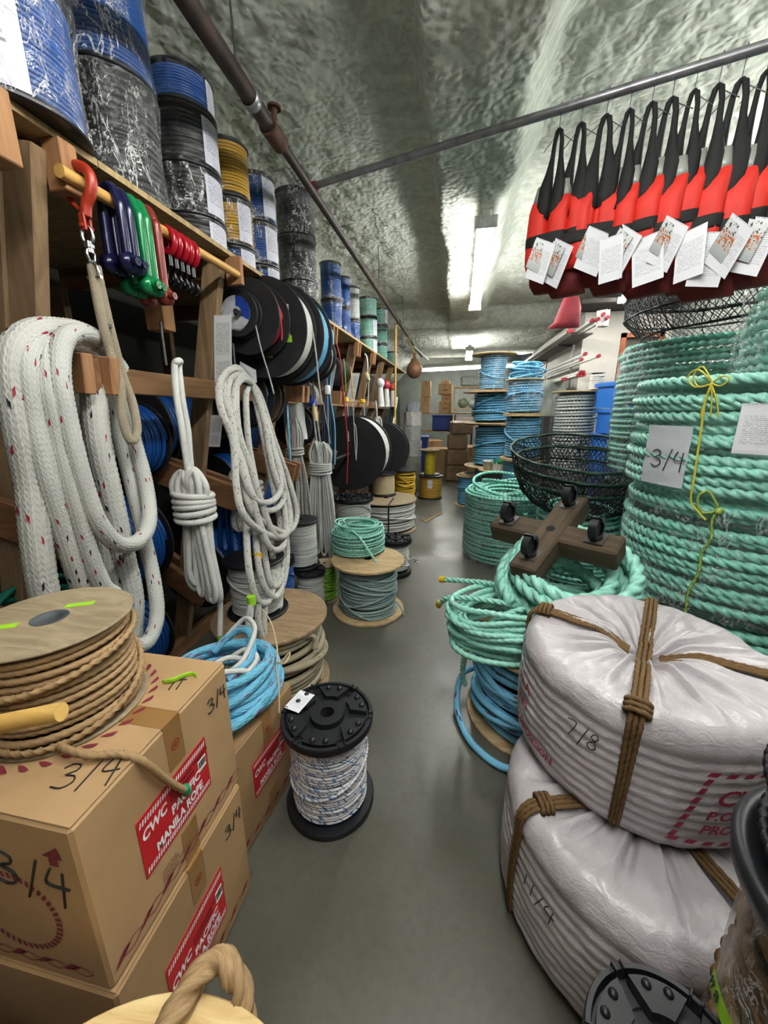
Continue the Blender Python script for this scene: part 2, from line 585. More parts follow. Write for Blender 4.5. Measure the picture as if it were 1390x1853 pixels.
M_DOWEL = wood('dowel', '#b98a45', '#d9ac63', 'Y', 5, .45)
M_PAPER = paper('printed_sheet', '#dfdfe2', '#4b4b52', 56, .62)
M_LABEL = paper('spool_label', '#c9c9d6', '#5c5c70', 18, .8)
M_TAG = paper('white_tag', '#e4e4ea', '#9a9aa4', 26, .55)
M_INK = plain('marker_ink', '#1f1d1c', .6)
M_MAROON = plain('maroon_print', '#7c2431', .8, 0, .15, 60)
M_RED = plain('label_red', '#c01a22', .5, 0, .06, 12)
M_WHITEP = plain('label_white', '#ececec', .5, 0, .03)
M_BLACKP = plain('label_black', '#2a1214', .6)
M_LIME = plain('lime_tape', '#9bd12c', .5, 0, .08)
M_CARD = plain('cardboard', '#ae8c64', .8, 0, .07, 5, .05)
M_CARD2 = plain('cardboard_worn', '#a3825b', .85, 0, .1, 4, .05)
M_TAPE = plain('brown_tape', '#8f6a3d', .35, 0, .06, 8)
M_YTAPE = plain('yellow_tape', '#d8b012', .5)
M_BTAPE = plain('blue_tape', '#1d4f94', .5)
F_CLEAR = film('stretch_film', .3)
F_HAZY = film('hazy_film', .34, (.95, .98, 1), 1.2)
F_FINE = film('light_film', .05, (1, 1, 1), 1.3)
F_THIN = film('film_long', .18, (1, 1, 1), .8, (.35, .35, 2.2))
R_MINT = fibre('mint_rope', '#8ad4c2', .3, .22, .5)
R_MINT2 = fibre('mint_rope_pale', '#9adccb', .3, .2, .5)
R_DKMINT = fibre('green_rope_dark', '#72bda8', .3, .25, .5)
R_MANILA = fibre('manila_rope', '#a98b66', .75, .25, .2)
R_BROWN = fibre('brown_rope', '#7d5f3f', .7, .3, .25)
R_JUTE = fibre('jute', '#6f5638', .8, .3, .2)
R_WHITE = fibre('white_laid', '#dadad6', .5, .12, .4)
R_GREY = fibre('grey_green_cord', '#8fa3a2', .6, .2, .3)
R_SKY = fibre('sky_rope', '#76bfe6', .45, .2, .45)
R_BLUE = fibre('blue_rope', '#0f4f9c', .4, .25, .5)
R_NAVY = fibre('navy_rope', '#123a74', .45, .25, .5)
R_YELLOW = fibre('yellow_rope', '#c79a26', .5, .2, .4)
R_LEMON = fibre('lemon_rope', '#d8ac2a', .5, .15, .4)
R_BLACK = fibre('black_rope', '#1b1c20', .45, .3, .5)
R_LIME = fibre('lime_rope', '#7cb51e', .5, .2, .4)
R_RED = fibre('red_cord', '#b01c2c', .5, .2, .4)
R_CREAM = fibre('cream_twine', '#c4b391', .6, .12, .3)
R_TEAL = fibre('teal_net_twine', '#12695a', .6, .3, .3)
B_BIG = braid('white_plaited', '#bfc0bb', 72, 9, ('#8f2233', '#1c2030', '#8f2233'), .977, bump=.5)
B_BIG2 = braid('white_plaited_coarse', '#b9b9b3', 55, 8, ('#8f2233', '#1c2030'), .972, bump=.5)
B_MED = braid('white_double_braid', '#cfcec8', 120, 9, ('#7a3040', '#28324a', '#3d3d30'), .955)
B_SOLID = braid('white_solid_braid', '#d6d6d2', 80, 6, (), 1.0, bump=.4)
B_SPOOL = braid('white_braid_blue_fleck', '#e2e0e4', 42, 2, ('#2f5f9f', '#4f7fb8'), .86, bump=.15)
B_TAN = braid('tan_braid', '#a39880', 40, 8, ('#2c2622',), .975, bump=.4)
B_STRAP = braid('beige_strap', '#a99c86', 120, 8)
B_SKY = braid('sky_braid_red_fleck', '#7cc4ea', 32, 3, ('#4a4560', '#6b3040'), .93, bump=.25)
B_SKY2 = braid('sky_plait', '#72bfe2', 40, 6, ('#a03a6a', '#2c9c90', '#a03a6a'), .94)
B_CORD = braid('pale_cord', '#dadcd8', 130, 6)

# ------------------------------------------------------------------ room shell
def nz(x, y, z=0.0): return noise.noise(Vector((x, y, z)))
def foam(x, y, amp=1.0):
    return amp * (.026 * nz(x * 2.1, y * 2.1) + .018 * nz(x * 6.5, y * 6.5, 3) + .020 * nz(x * 12, y * 12, 7))
def sstep(a, b, x):
    t = min(1, max(0, (x - a) / (b - a))); return t * t * (3 - 2 * t)
def ceil_z(x, y):
    z = 3.07
    wob = .05 * nz(y * 1.3, 4.2) + .02 * nz(y * 5, 9.1)
    beam = sstep(-.27 + wob, -.2 + wob, x) * (1 - sstep(.24 + wob, .42 + wob, x))
    z -= .2 * beam
    z -= .55 * sstep(-1.35, -2.25, x) if x < -1.35 else 0
    z -= .12 * sstep(1.9, 2.8, x)
    z -= .29 * sstep(7.12, 7.3, y + .06 * nz(x * 3, 1.7)) * (1 - .6 * beam)
    a = 1.0 if y < 7.2 else .6
    calm = 1 - .55 * sstep(-1.0, -.2, x) * (1 - sstep(.3, .5, x))
    return z + foam(x, y, a * calm)
nx, ny = 190, 400
xs = np.linspace(-2.3, 2.8, nx); ys = np.linspace(-2.3, 13.3, ny)
P = np.zeros((nx, ny, 3))
for i, x in enumerate(xs):
    for j, y in enumerate(ys):
        P[i, j] = (x, y, ceil_z(float(x), float(y)))
struct(MB().grid(P).build('ceiling', M_FOAM))
struct(MB().box((-2.24, 5.5, 1.1), (.1, 16, 2.2)).build('wall_left', plain('shade_dark_concrete', '#2c2c29', .9, 0, .2, 3, .3)))  # wall colour darkened to stand for the shade under the shelf
struct(MB().box((-2.36, 5.5, 2.6), (.1, 16, 1.2)).build('trim_2', M_FOAM))
struct(MB().box((.25, 5.5, -.05), (5.3, 16, .1)).build('floor', M_FLOOR))
struct(MB().box((.25, 13.25, 1.6), (5.3, .1, 3.2)).build('wall_back', M_WALL))
struct(MB().box((2.8, 5.5, 1.6), (.1, 16, 3.2)).build('wall_right', M_WALL))
struct(MB().box((.25, -2.3, 1.6), (5.3, .1, 3.2)).build('wall_rear', M_WALL))
pw = MB()
pw.box((2.2, 6.26, 1.36), (1.1, .1, 2.72)); pw.box((1.7, 8.2, 1.36), (.1, 3.8, 2.72))
struct(pw.build('wall_partition', M_WHITEWALL))
struct(MB().box((.25, 10.4, 2.6), (3.0, .16, .16), None, .02).build('trim_1', M_FOAM))

# ------------------------------------------------------------------ fluorescent fittings
def fitting(a, b, label, wires=True, plate=.05):
    a, b = Vector(a), Vector(b)
    mid = (a + b) / 2; L = (b - a).length
    t = thing('fluorescent_light', label, 'light', mid, math.atan2(b.y - a.y, b.x - a.x), 'fluorescent lights')
    MB().box((0, 0, .055), (L + .04, .07, .05), None, .01).box((0, 0, .026), (L, plate, .010)).build('housing', plain('lamp_white', '#cfd0cc', .5), t)
    for s in (-1, 1):
        MB().cyl((-L / 2 + .02, s * .045, 0), (L / 2 - .02, s * .045, 0), .0165, 14).build('tube', emit('tube_glow', (1.0, .995, .95), TUBE), t)
        MB().box((s * (L / 2), 0, .01), (.022, .16, .075), None, .004).build('end_plate', plain('lamp_white', '#cfd0cc', .5), t)
        if wires: MB().cyl((s * L * .42, 0, .07), (s * L * .42, 0, .26), .003, 6).build('hanger', M_SPIKE, t)
    return t
fitting((.13, 3.25, 2.72), (.145, 5.69, 2.72), 'twin tube light hanging below the foam beam over the aisle', True, .12)
fitting((.15, 7.9, 2.52), (.17, 9.4, 2.52), 'short twin tube light further down the aisle near the back', False)
fitting((-1.25, 12.0, 2.52), (1.75, 10.95, 2.52), 'long tube light running across the back of the room', False)
fitting((1.95, 5.75, 2.74), (1.99, 4.1, 2.74), 'tube light seen behind the black net trap')
fitting((.13, -.95, 2.72), (.13, 1.45, 2.72), 'twin tube light above the near end of the aisle')
fitting((1.95, 1.3, 2.74), (1.95, 3.4, 2.74), 'tube light above the stack of mint rope coils')

# ------------------------------------------------------------------ pipe and hanging rail
sp_ = thing('sprinkler_pipe', 'dark iron sprinkler pipe running the length of the ceiling', 'pipe', (-.88, 5, 2.65))
MB().cyl((0, -4.6, .02), (0, -3.0, 0.005), .033, 16).cyl((0, -3.0, .005), (0, 4.4, -.06), .022, 14).build('tube', M_PIPE, sp_)
MB().lathe([(.034, -.02), (.037, -.02), (.037, .02), (.034, .02)], 20, (0, -3.2, .005), Matrix.Rotation(PI / 2, 3, 'X')).build('coupling', M_GALV, sp_)
MB().cyl((0, -3.06, 0), (0, -2.93, 0), .04, 14).cyl((0, -3.0, 0), (0.01, -3.0, .09), .014, 8).cyl((.01, -3, .09), (.01, -3, .1), .03, 10).build('tee_fitting', plain('rusty', '#5a3a28', .7, .2, .3, 30), sp_)
for y in (-3.32, -.6, 1.2, 3.0):
    MB().cyl((.01, y, .02), (.0, y, .40), .004, 6).build('hanger_rod', M_SPIKE, sp_)
MB().cyl((0, .85, -.02), (0, 1.0, -.02), .03, 10).build('coupling', M_PIPE, sp_)
MB().cyl((0, 2.2, -.04), (0, 2.3, -.04), .03, 10).build('coupling', M_PIPE, sp_)
RA, RB = Vector((-.88, 2.535, 2.70)), Vector((1.42, 1.70, 2.612))
hr = thing('hanging_rail', 'grey galvanised pipe the life vests hang from', 'rail', tuple((RA + RB) / 2))
mid = (RA + RB) / 2
MB().cyl(RA - mid, RB - mid, .0175, 14).build('tube', M_GALV, hr)
MB().cyl((RA - mid) - Vector((.03, -.01, 0)), RA - mid + Vector((.01, 0, 0)), .024, 12).build('end_cap', plain('red_cap', '#a02030', .5), hr)

# ------------------------------------------------------------------ rope rack (leans out over the aisle)
def rx(z): return -1.10 - .23 * (2.13 - z)
rack = thing('rope_rack', 'long timber rack of leaning studs with a plywood top shelf', 'rack', (-1.5, 4.2, 0))
RO = Vector((-1.5, 4.2, 0))
def rpart(mb, name, mat, label=None):
    for i in range(len(mb.v)): mb.v[i] = mb.v[i] - np.array(RO)
    o = mb.build(name, mat, rack)
    if label: o['label'] = label
    return o
POSTS = [1.03, 1.86, 2.62, 3.5, 4.35, 5.15, 5.95, 6.75]
for i, y in enumerate(POSTS):
    rpart(MB().beam((rx(0) - .05, y, 0), (rx(2.14) - .05, y, 2.12), .042, .092, (1, 0, 0)), 'stud', M_STUD)
    if i == 0: rpart(MB().beam((rx(0) - .145, y - .01, 0), (rx(2.14) - .145, y - .01, 2.12), .042, .092, (1, 0, 0)), 'stud', M_STUD)
    rpart(MB().beam((-1.15, y + .045, 2.095), (-2.05, y + .045, 2.095), .04, .09), 'joist', M_ARM)
    # sloping arms carry the reel axles; a doubled pair each
    if i < 7:
        for s in (-.041, .041):
            rpart(MB().beam((-1.13, y + s, 1.0 if i != 1 else .99), (-1.95, y + s, 1.24), .036, .135), 'arm', M_ARM)
            rpart(MB().beam((-1.40, y + s, .38), (-2.0, y + s, .80), .036, .12), 'arm', M_ARM)
        if i in (0, 2, 3):
            for s in (-.045, .045):
                rpart(MB().beam((-1.03, y + s, 1.545), (-1.95, y + s, 1.62), .036, .11), 'arm', M_END)
            rpart(MB().beam((-1.06, y, 1.545), (-1.25, y, 1.56), .05, .1), 'spacer', M_ARM)
    rpart(MB().beam((-2.05, y, 0), (-2.05, y, 2.05), .04, .09, (1, 0, 0)), 'back_stud', M_STUD)
for a, b in ((1.05, 3.1), (3.1, 5.15), (5.15, 6.9)):
    rpart(MB().beam((-1.215, a + .004, 1.56 - .01 * a), (-1.215, b - .004, 1.56 - .01 * b), .038, .088), 'rail', M_RAIL)
rpart(MB().beam((-1.60, .4, .05), (-1.60, 6.9, .05), .04, .1), 'sill', M_RAIL)
rpart(MB().beam((-2.0, .4, 1.2), (-2.0, 6.9, 1.2), .04, .09), 'back_rail', M_RAIL)
for a, b in ((.1, 1.19), (1.19, 3.6), (3.6, 6.0), (6.0, 8.2)):
    rpart(MB().box((-1.57, (a + b) / 2, 2.15), (.98, b - a - .004, .019)), 'shelf_board', M_PLY)
# cleats that stick out under the shelf edge, and the blocks that hold the dowel
rpart(MB().beam((-1.06, .875, 2.135), (-1.06, .875, 1.99), .06, .08, (1, 0, 0)), 'cleat', M_END)
rpart(MB().beam((-1.09, 1.075, 2.14), (-1.09, 1.075, 2.02), .05, .06, (1, 0, 0)), 'cleat', M_END)
rpart(MB().beam((-1.075, 1.90, 2.14), (-1.075, 1.90, 2.02), .025, .08, (1, 0, 0)), 'cleat', M_END)
for y in (2.68, 2.76, 3.45, 3.55, 4.3, 4.4, 5.1, 5.2):
    rpart(MB().beam((-1.095, y, 2.14), (-1.11, y, 2.0), .02, .05, (1, 0, 0)), 'cleat', M_END)
rpart(MB().beam((-1.3, 1.64, 1.78), (-1.3, 1.64, 1.95), .07, .09, (1, 0, 0)), 'block', M_END)
for y, zt in ((1.385, 1.76), (1.15, 1.62), (1.87, 1.76), (2.86, 1.66), (2.95, 1.66)):
    rpart(MB().cyl((-1.10, y, zt), (-1.10, y, zt - .15), .005, 8), 'spike', M_SPIKE)
rpart(MB().cyl((-1.05, 1.09, 1.6), (-1.05, 1.09, 1.69), .007, 8).cyl((-1.05, 1.09, 1.685), (-1.05, 1.09, 1.695), .014, 8), 'spike', M_SPIKE)
rpart(MB().cyl((-1.6, 1.75, 1.26), (-1.6, 2.5, 1.27), .017, 12), 'axle', M_CHROME)
rpart(MB().cyl((-1.09, 1.9, 1.91), (-1.09, 2.62, 1.905), .012, 12), 'axle', M_SPIKE)
rpart(MB().cyl((-1.12, 3.5, .99), (-1.12, 5.3, .99), .016, 12), 'axle', M_SPIKE)

# printed sheets pinned to the second stud
def sheet(pts, mat, label, name='price_sheet', group=None):
    """A thin sheet from 4 corner points (bl, br, tr, tl)."""
    p = [np.array(q, float) for q in pts]
    n = np.cross(p[1] - p[0], p[3] - p[0]); n /= np.linalg.norm(n)
    c = sum(p) / 4
    mb = MB()
    mb.add(p, [(0, 1, 2, 3)], [((0, 0), (1, 0), (1, 1), (0, 1))], False)
    mb.add([q - n * .0012 for q in p], [(3, 2, 1, 0)], None, False)
    mb.add([p[0], p[1], p[2], p[3]] + [q - n * .0012 for q in p], [(0, 4, 5, 1), (1, 5, 6, 2), (2, 6, 7, 3), (3, 7, 4, 0)], None, False)
    o = mb.build(name, mat, None, tuple(c))
    return tag(o, label, 'sheet', group)
sheet([(-1.20, 1.835, 1.56), (-1.10, 1.825, 1.56), (-1.07, 1.828, 1.88), (-1.165, 1.835, 1.88)], M_PAPER, 'tall printed price sheet pinned to the stud above the rail')
sheet([(-1.27, 1.83, 1.26), (-1.205, 1.83, 1.26), (-1.17, 1.832, 1.42), (-1.235, 1.832, 1.42)], M_PAPER, 'small printed sheet pinned to the stud below the rail')
sheet([(-1.20, 2.06, 1.59), (-1.06, 2.0, 1.585), (-1.07, 2.02, 1.65), (-1.18, 2.06, 1.70)], M_TAG, 'blank white card tucked behind the coiled white double braid')
for y, zt, lb in ((3.53, 1.83, 'grey notice sheet on the stud past the bungee cords'), (4.38, 1.83, 'white notice sheet on the stud past the pulley block')):
    sheet([(rx(zt - .3) + .0, y - .03, zt - .3), (rx(zt - .3) + .09, y - .03, zt - .3), (rx(zt) + .09, y - .03, zt), (rx(zt), y - .03, zt)], M_PAPER, lb)

# ------------------------------------------------------------------ spools
def flange_plain(R, t, z, hole=.025, seg=56, bev=.003, rot=None):
    return MB().lathe([(hole, z), (hole, z + t), (R - bev, z + t), (R, z + t - bev), (R, z + bev), (R - bev, z), (hole, z)], seg, smooth=False)
def flange_moulded(R, t, z, seg=60, petals=6, turn=0.0):
    """Black moulded flange: raised hub with a bore, pads between slots, bolt domes, a notched rim."""
    mb = MB()
    mb.lathe([(.15 * R, z), (.15 * R, z + t), (.36 * R, z + t), (.385 * R, z + t * .3), (.90 * R, z + t * .3), (.925 * R, z + t * .92), (.985 * R, z + t * .92), (R, z + t * .75), (R, z), (.15 * R, z)], seg, smooth=False)
    for k in range(petals):
        a0 = turn + 2 * PI * k / petals + .10; a1 = turn + 2 * PI * (k + 1) / petals - .10
        n = 7
        ro, ri = .86 * R, .50 * R
        top = []; bot = []
        for r_, rev in ((ro, False), (ri, True)):
            an = np.linspace(a0 + (.16 if r_ == ri else 0), a1 - (.16 if r_ == ri else 0), n)
            if rev: an = an[::-1]
            for q in an: top.append((r_ * math.cos(q), r_ * math.sin(q), z + t * .95)); bot.append((r_ * 1.0 * math.cos(q), r_ * math.sin(q), z + t * .4))
        m = len(top)
        mb.add(top + bot, [tuple(range(m))] + [(i, i + m, (i + 1) % m + m, (i + 1) % m) for i in range(m)], None, False)
        for q in (a0 + .25, a1 - .25):
            mb.ball((.77 * R * math.cos(q), .77 * R * math.sin(q), z + t * .95), .066 * R, 12, 7, (1, 1, .9))
        q = turn + 2 * PI * k / petals
        for dq in (-.07, .07):
            c, s_ = math.cos(q + dq), math.sin(q + dq)
            mb.box((.95 * R * c, .95 * R * s_, z + t * .8), (.11 * R, .03 * R, t * .7), Matrix.Rotation(q + dq, 3, 'Z'), .001)
    return mb

def wrap_shell(R, z0, z1, seg=64, rows=14, amp=.006, seed=0, inset=.0):
    P = np.zeros((seg + 1, rows, 3))
    for i in range(seg + 1):
        a = 2 * PI * (i % seg) / seg
        for j in range(rows):
            z = z0 + (z1 - z0) * j / (rows - 1)
            r = R + amp * nz(math.cos(a) * 4 + seed, math.sin(a) * 4 + z * 3, z * 5) - inset * math.sin(PI * j / (rows - 1))
            P[i, j] = (r * math.cos(a), r * math.sin(a), z)
    return MB().grid(P)

def arc_label(R, a0, a1, z0, z1, n=10):
    P = np.zeros((n, 2, 3))
    for i in range(n):
        a = a0 + (a1 - a0) * i / (n - 1)
        for j, z in enumerate((z0, z1)): P[i, j] = (R * math.cos(a), R * math.sin(a), z)
    return MB().grid(P)

def spool(name, label, loc, R, h, mat, r=.006, Rw=None, fl='black', lobes=3, seg=None, t=.02, group=None, rot=None, jitter=.25,
          seed=1, wrap=None, cat='spool', hole=None, k=None, fine=.5, fmat=None, top=True, lab=None, pitch=6.5, loose=0, rz=0.0):
    T = thing(name, label, cat, loc, rz, group, rot)
    Rw = Rw or R * .86
    hole = hole or R * .14
    fm = fmat or {'black': M_BLACK, 'thin': M_BLACK, 'wood': M_SPRUCE, 'card': M_CARDFL, 'old': M_OLDPLY, 'pale': M_PALEPLY}[fl]
    for i, z in enumerate((0, h - t)):
        if i == 1 and not top: continue
        if fl == 'black' and i == 1: mb = flange_moulded(R, t, z, turn=.3 + seed)
        else: mb = flange_plain(R, t, z, hole)
        mb.build('flange', fm, T)
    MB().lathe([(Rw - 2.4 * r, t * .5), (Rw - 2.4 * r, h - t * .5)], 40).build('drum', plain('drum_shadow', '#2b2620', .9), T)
    MB().lathe([(hole, 0.004), (hole, h - .004)], 24).lathe([(1e-4, h * .35), (hole, h * .35)], 24).build('bore', M_BORE, T)
    sg = seg or (int(2 * PI * Rw / (fine * r)) if lobes else 40)
    p = winding(Rw - r, t, h - t, r, min(sg, 360), jitter, seed)
    mb = MB().sweep(p, r * 1.03, k or (9 if lobes else 6), lobes, .2, r * pitch)
    rg = random.Random(seed)
    for q in range(loose):
        zc = t + (h - 2 * t) * (q + .7) / (loose + .4); tl = rg.uniform(.1, .24) * h
        a = np.linspace(0, 2 * PI, sg + 1); a0 = rg.uniform(0, 6)
        c = np.c_[(Rw + r * .7) * np.cos(a), (Rw + r * .7) * np.sin(a), np.clip(zc + tl * np.sin(a + a0), t + r, h - t - r)]
        mb.sweep(c[:-1], r, k or 6, lobes, .26, r * pitch, True)
    mb.build('rope', mat, T)
    if lab:
        a0, a1, z0, z1 = lab
        arc_label(Rw + r * .5 + .002, a0, a1, z0 * h, z1 * h).build('paper_label', M_LABEL, T)
    if wrap:
        wrap_shell(max(Rw + r * .6 + .004, R * .97), t * .3, h - t * .3, seed=seed).build('stretch_wrap', wrap, T)
    return T

SP = []
# black-flanged spool of white rope with blue flecks, alone on the aisle floor
fs = spool('rope_spool', 'white braided rope with blue flecks on black moulded spool standing alone on the floor', (-.415, 1.107, 0), .165, .392, B_SPOOL,
           .0062, .138, 'black', 3, None, .026, None, jitter=.22, seed=4, loose=1)
tg_ = card_mesh(.066, .10).build('paper_tag', M_TAG, fs)
tg_.location = (-.118, .03, .394); tg_.rotation_euler = (0, 0, -.25)

# manila on the carton
ms = spool('rope_spool', 'brown laid manila rope on fibreboard reel standing on the top carton', (-.832, .593, .80), .150, .222, R_MANILA, .0085, .140, 'card', 3, None, .008,
           None, jitter=.28, seed=2, hole=.022, loose=2)
MB().lathe([(.001, .2205), (.022, .2205), (.022, .223), (.034, .223)], 24).build('hub_plug', plain('slate', '#4a4f55', .6), ms)
for q, (x, y) in enumerate([(.01, .06), (-.06, -.05)]):
    MB().box((x, y, .2225), (.055, .018, .0012), Matrix.Rotation(.5, 3, 'Z')).build('lime_tape', M_LIME, ms)
tail = smooth_path([(-.75, .49, .812), (-.70, .475, .822), (-.655, .478, .815), (-.612, .492, .812), (-.585, .50, .803), (-.570, .512, .775), (-.5675, .535, .72), (-.5675, .562, .665), (-.5675, .585, .622), (-.5675, .592, .61)], .006)
MB().sweep(tail, .0085, 9, 3, .2, .055).build('rope_tail', R_MANILA, ms, (-.832, .593, .80))
MB().cyl((-.5675, .589, .624), (-.5675, .594, .605), .0098, 12).build('end_whipping', plain('green_tape', '#1e8a5a', .5), ms, (-.832, .593, .80))

# tan braid on a big wooden reel, a white spool standing on it
tn = spool('rope_spool', 'thick tan flecked braid on wide worn plywood reel behind the cartons', (-.922, 1.69, 0), .294, .413, B_TAN, .0165, .265, 'old', 0, 56, .018, None, jitter=.5, seed=3, k=10, hole=.03, loose=1)
fr = smooth_path([(.2, -.17, .37), (.225, -.13, .375), (.262, -.09, .365), (.272, -.08, .33), (.27, -.085, .29)], .006)
MB().sweep(fr, [.012] * (len(fr) - 8) + [.012, .013, .015, .017, .018, .019, .02, .018], 8).build('frayed_end', plain('frayed', '#a89c84', .9, 0, .2, 200, .6), tn)
spool('rope_spool', 'white cord on thin black flanges standing on the wide plywood reel', (-1.0, 1.71, .415), .155, .30, B_CORD, .0065, .13, 'thin', 0, 48, .014, seed=5, jitter=.2, loose=1)

# grey-green cord on a pale plywood reel with a mint coil sitting on it
gy = spool('rope_spool', 'grey-green cord on pale plywood reel beside the aisle', (-.595, 2.555, 0), .265, .405, R_GREY, .0075, .205, 'wood', 0, 60, .018, None, jitter=.5, seed=6, k=6, loose=5, hole=.03)
fr = smooth_path([(.19, -.05, .12), (.23, -.06, .10), (.27, -.09, .06), (.285, -.11, .03)], .008)
MB().sweep(fr, .006, 6).build('rope_tail', R_GREY, gy)

def coil(name, label, loc, R, h, mat, r, Rin=None, seg=None, pitch=6.5, jitter=.4, seed=1, wrap=None, spiral=True, loose=3, cat='rope coil', group=None,
         rot=None, tilt=.1, k=12, bulge=0.0, innerwall=True, fine=.5):
    """A coil of rope without a reel: outer turns, a spiral over the top, the inner turns, a few loose turns."""
    T = thing(name, label, cat, loc, 0, group, rot)
    Rin = Rin or R * .45
    sg = min(360, int(2 * PI * R / (fine * r)))
    mb = MB()
    rg = random.Random(seed)
    p = winding(R - r, 0, h, r, sg, jitter, seed, bulge)
    mb.sweep(p, r * 1.06, k, 3, .28, r * pitch)
    if spiral:
        nt = max(1, int((R - Rin) / (2 * r)))
        n = nt * sg
        t = np.arange(n) / sg
        a = 2 * PI * t
        rad = R - r - t * 2 * r
        wob = .25 * r * np.sin(a * .37 + seed) + .2 * r * np.sin(a * .81)
        mb.sweep(np.c_[rad * np.cos(a), rad * np.sin(a), h - r * .6 + wob], r, k, 3, .28, r * pitch)
    if innerwall:
        p = winding(Rin - r * .4, 0, h, r, int(sg * .5), jitter, seed + 3)
        mb.sweep(p, r, 6, 3, .26, r * pitch)
    for q in range(loose):
        a = np.linspace(0, 2 * PI, sg + 1)[:-1]; a0 = rg.uniform(0, 6); rr = rg.uniform(.62, .97) * R - r
        ox, oy = rg.uniform(-.1, .1) * R, rg.uniform(-.1, .1) * R
        z = h + r * (1.0 + .9 * q) + tilt * R * .3 * np.sin(a + a0) + .3 * r * np.sin(3 * a + q)
        mb.sweep(np.c_[ox + rr * np.cos(a), oy + rr * np.sin(a), z], r, k, 3, .28, r * pitch, True)
    mb.build('rope', mat, T)
    if wrap:
        wrap_shell(R + r * .35 + bulge, -.0, h - r, 72, 16, .01, seed).build('stretch_wrap', wrap, T)
    return T
mc = coil('rope_coil', 'mint green rope coil with loose top turns sitting on the pale plywood reel', (-.70, 2.70, .407), .20, .175, R_MINT2, .0085, .10, seed=3, loose=6, tilt=.25, k=6, fine=.75)
fr = smooth_path([(-.10, -.05, .20), (0, -.16, .2), (.06, -.20, .17), (.12, -.22, .10), (.17, -.235, .03), (.19, -.24, .012)], .008)
MB().sweep(fr, .0085, 9, 3, .2, .055).build('rope_tail', R_MINT2, mc)

# the smaller spools on the floor along the rack
spool('rope_spool', 'white rope on black spool behind the green spool, lower of two', (-1.02, 2.50, 0), .115, .31, B_CORD, .006, .098, 'black', 0, 44, .022, seed=7)
spool('rope_spool', 'white rope on black spool standing on another white spool', (-1.10, 2.56, .312), .13, .36, B_CORD, .0065, .112, 'thin', 0, 48, .016, seed=8)
spool('rope_spool', 'blue cord on black spool next to the wide plywood reel', (-1.13, 2.25, 0), .10, .49, R_BLUE, .005, .085, 'black', 0, 40, .04, seed=9, jitter=.5, loose=3)
spool('rope_spool', 'lime green cord on fibreboard spool behind the pale plywood reel', (-.965, 2.66, 0), .10, .30, R_LIME, .005, .09, 'card', 0, 40, .01, seed=10, jitter=.6, loose=4, wrap=F_FINE)
spool('rope_spool', 'white rope on black moulded spool behind the mint coil', (-1.0, 3.68, .0), .205, .60, B_CORD, .008, .172, 'black', 0, 60, .03, seed=11, loose=2)
wc = spool('rope_spool', 'white laid rope on tan fibreboard reel with a dark strap', (-.838, 4.62, 0), .385, .384, R_WHITE, .013, .36, 'card', 3, None, .014, seed=12, jitter=.4, loose=1, hole=.03, fine=.8)
mbx = MB().box((.10, -.372, .19), (.018, .004, .37)); mbx.box((.10, -.19, .3855), (.018, .37, .003)); mbx.build('strap', plain('strap_dark', '#2b2020', .6), wc)
spool('rope_spool', 'beige twine on black spool standing on the tan fibreboard reel', (-.90, 4.78, .388), .165, .285, R_CREAM, .004, .145, 'thin', 0, 40, .018, seed=13, jitter=.1)
bk = spool('rope_spool', 'white rope on low black moulded spool beside the grey-green reel', (-.50, 3.25, 0), .145, .34, R_WHITE, .007, .115, 'black', 3, None, .04, seed=14, loose=2, fine=.9)
fr = smooth_path([(.10, -.06, .20), (.14, -.09, .17), (.17, -.1, .19), (.2, -.08, .17), (.18, -.05, .14), (.23, -.06, .13)], .008)
MB().sweep(fr, .006, 7).build('rope_tail', R_WHITE, bk)
spool('rope_spool', 'bright yellow rope on black spool beside the beige twine', (-.735, 5.55, 0), .17, .60, R_LEMON, .008, .155, 'thin', 0, 44, .02, seed=15, jitter=.8, loose=5)
spool('rope_spool', 'olive yellow rope on black spool under the bare yellow core', (-.405, 6.42, 0), .205, .388, R_YELLOW, .007, .185, 'thin', 0, 48, .02, seed=16, wrap=F_FINE, lab=(-1.75, -1.35, .5, .85))
T = thing('empty_spool', 'nearly bare yellow spool core standing on the olive yellow spool', 'spool', (-.43, 6.46, .39))
flange_plain(.17, .016, 0, .02).build('flange', M_BLACK, T); flange_plain(.165, .016, .40, .02).build('flange', M_OLDPLY, T)
MB().lathe([(.085, .016), (.088, .03), (.088, .39), (.085, .40)], 32).build('core', plain('yellow_core', '#b3a11c', .5), T)
MB().ball((-.02, -.02, .42), .05, 14, 8, (1.3, 1, .5)).build('cloth_scrap', plain('scrap', '#b39a6b', .9, 0, .2, 40, .4), T)
tw = smooth_path([(-.44, 5.05, .012), (-.36, 4.95, .012), (-.30, 5.10, .012), (-.22, 5.3, .012), (-.16, 5.42, .012)], .02)
tag(MB().sweep(tw, .006, 6).build('twine_scrap', R_YELLOW, None, (-.3, 5.1, 0)), 'loose end of yellow twine lying on the aisle floor', 'twine')

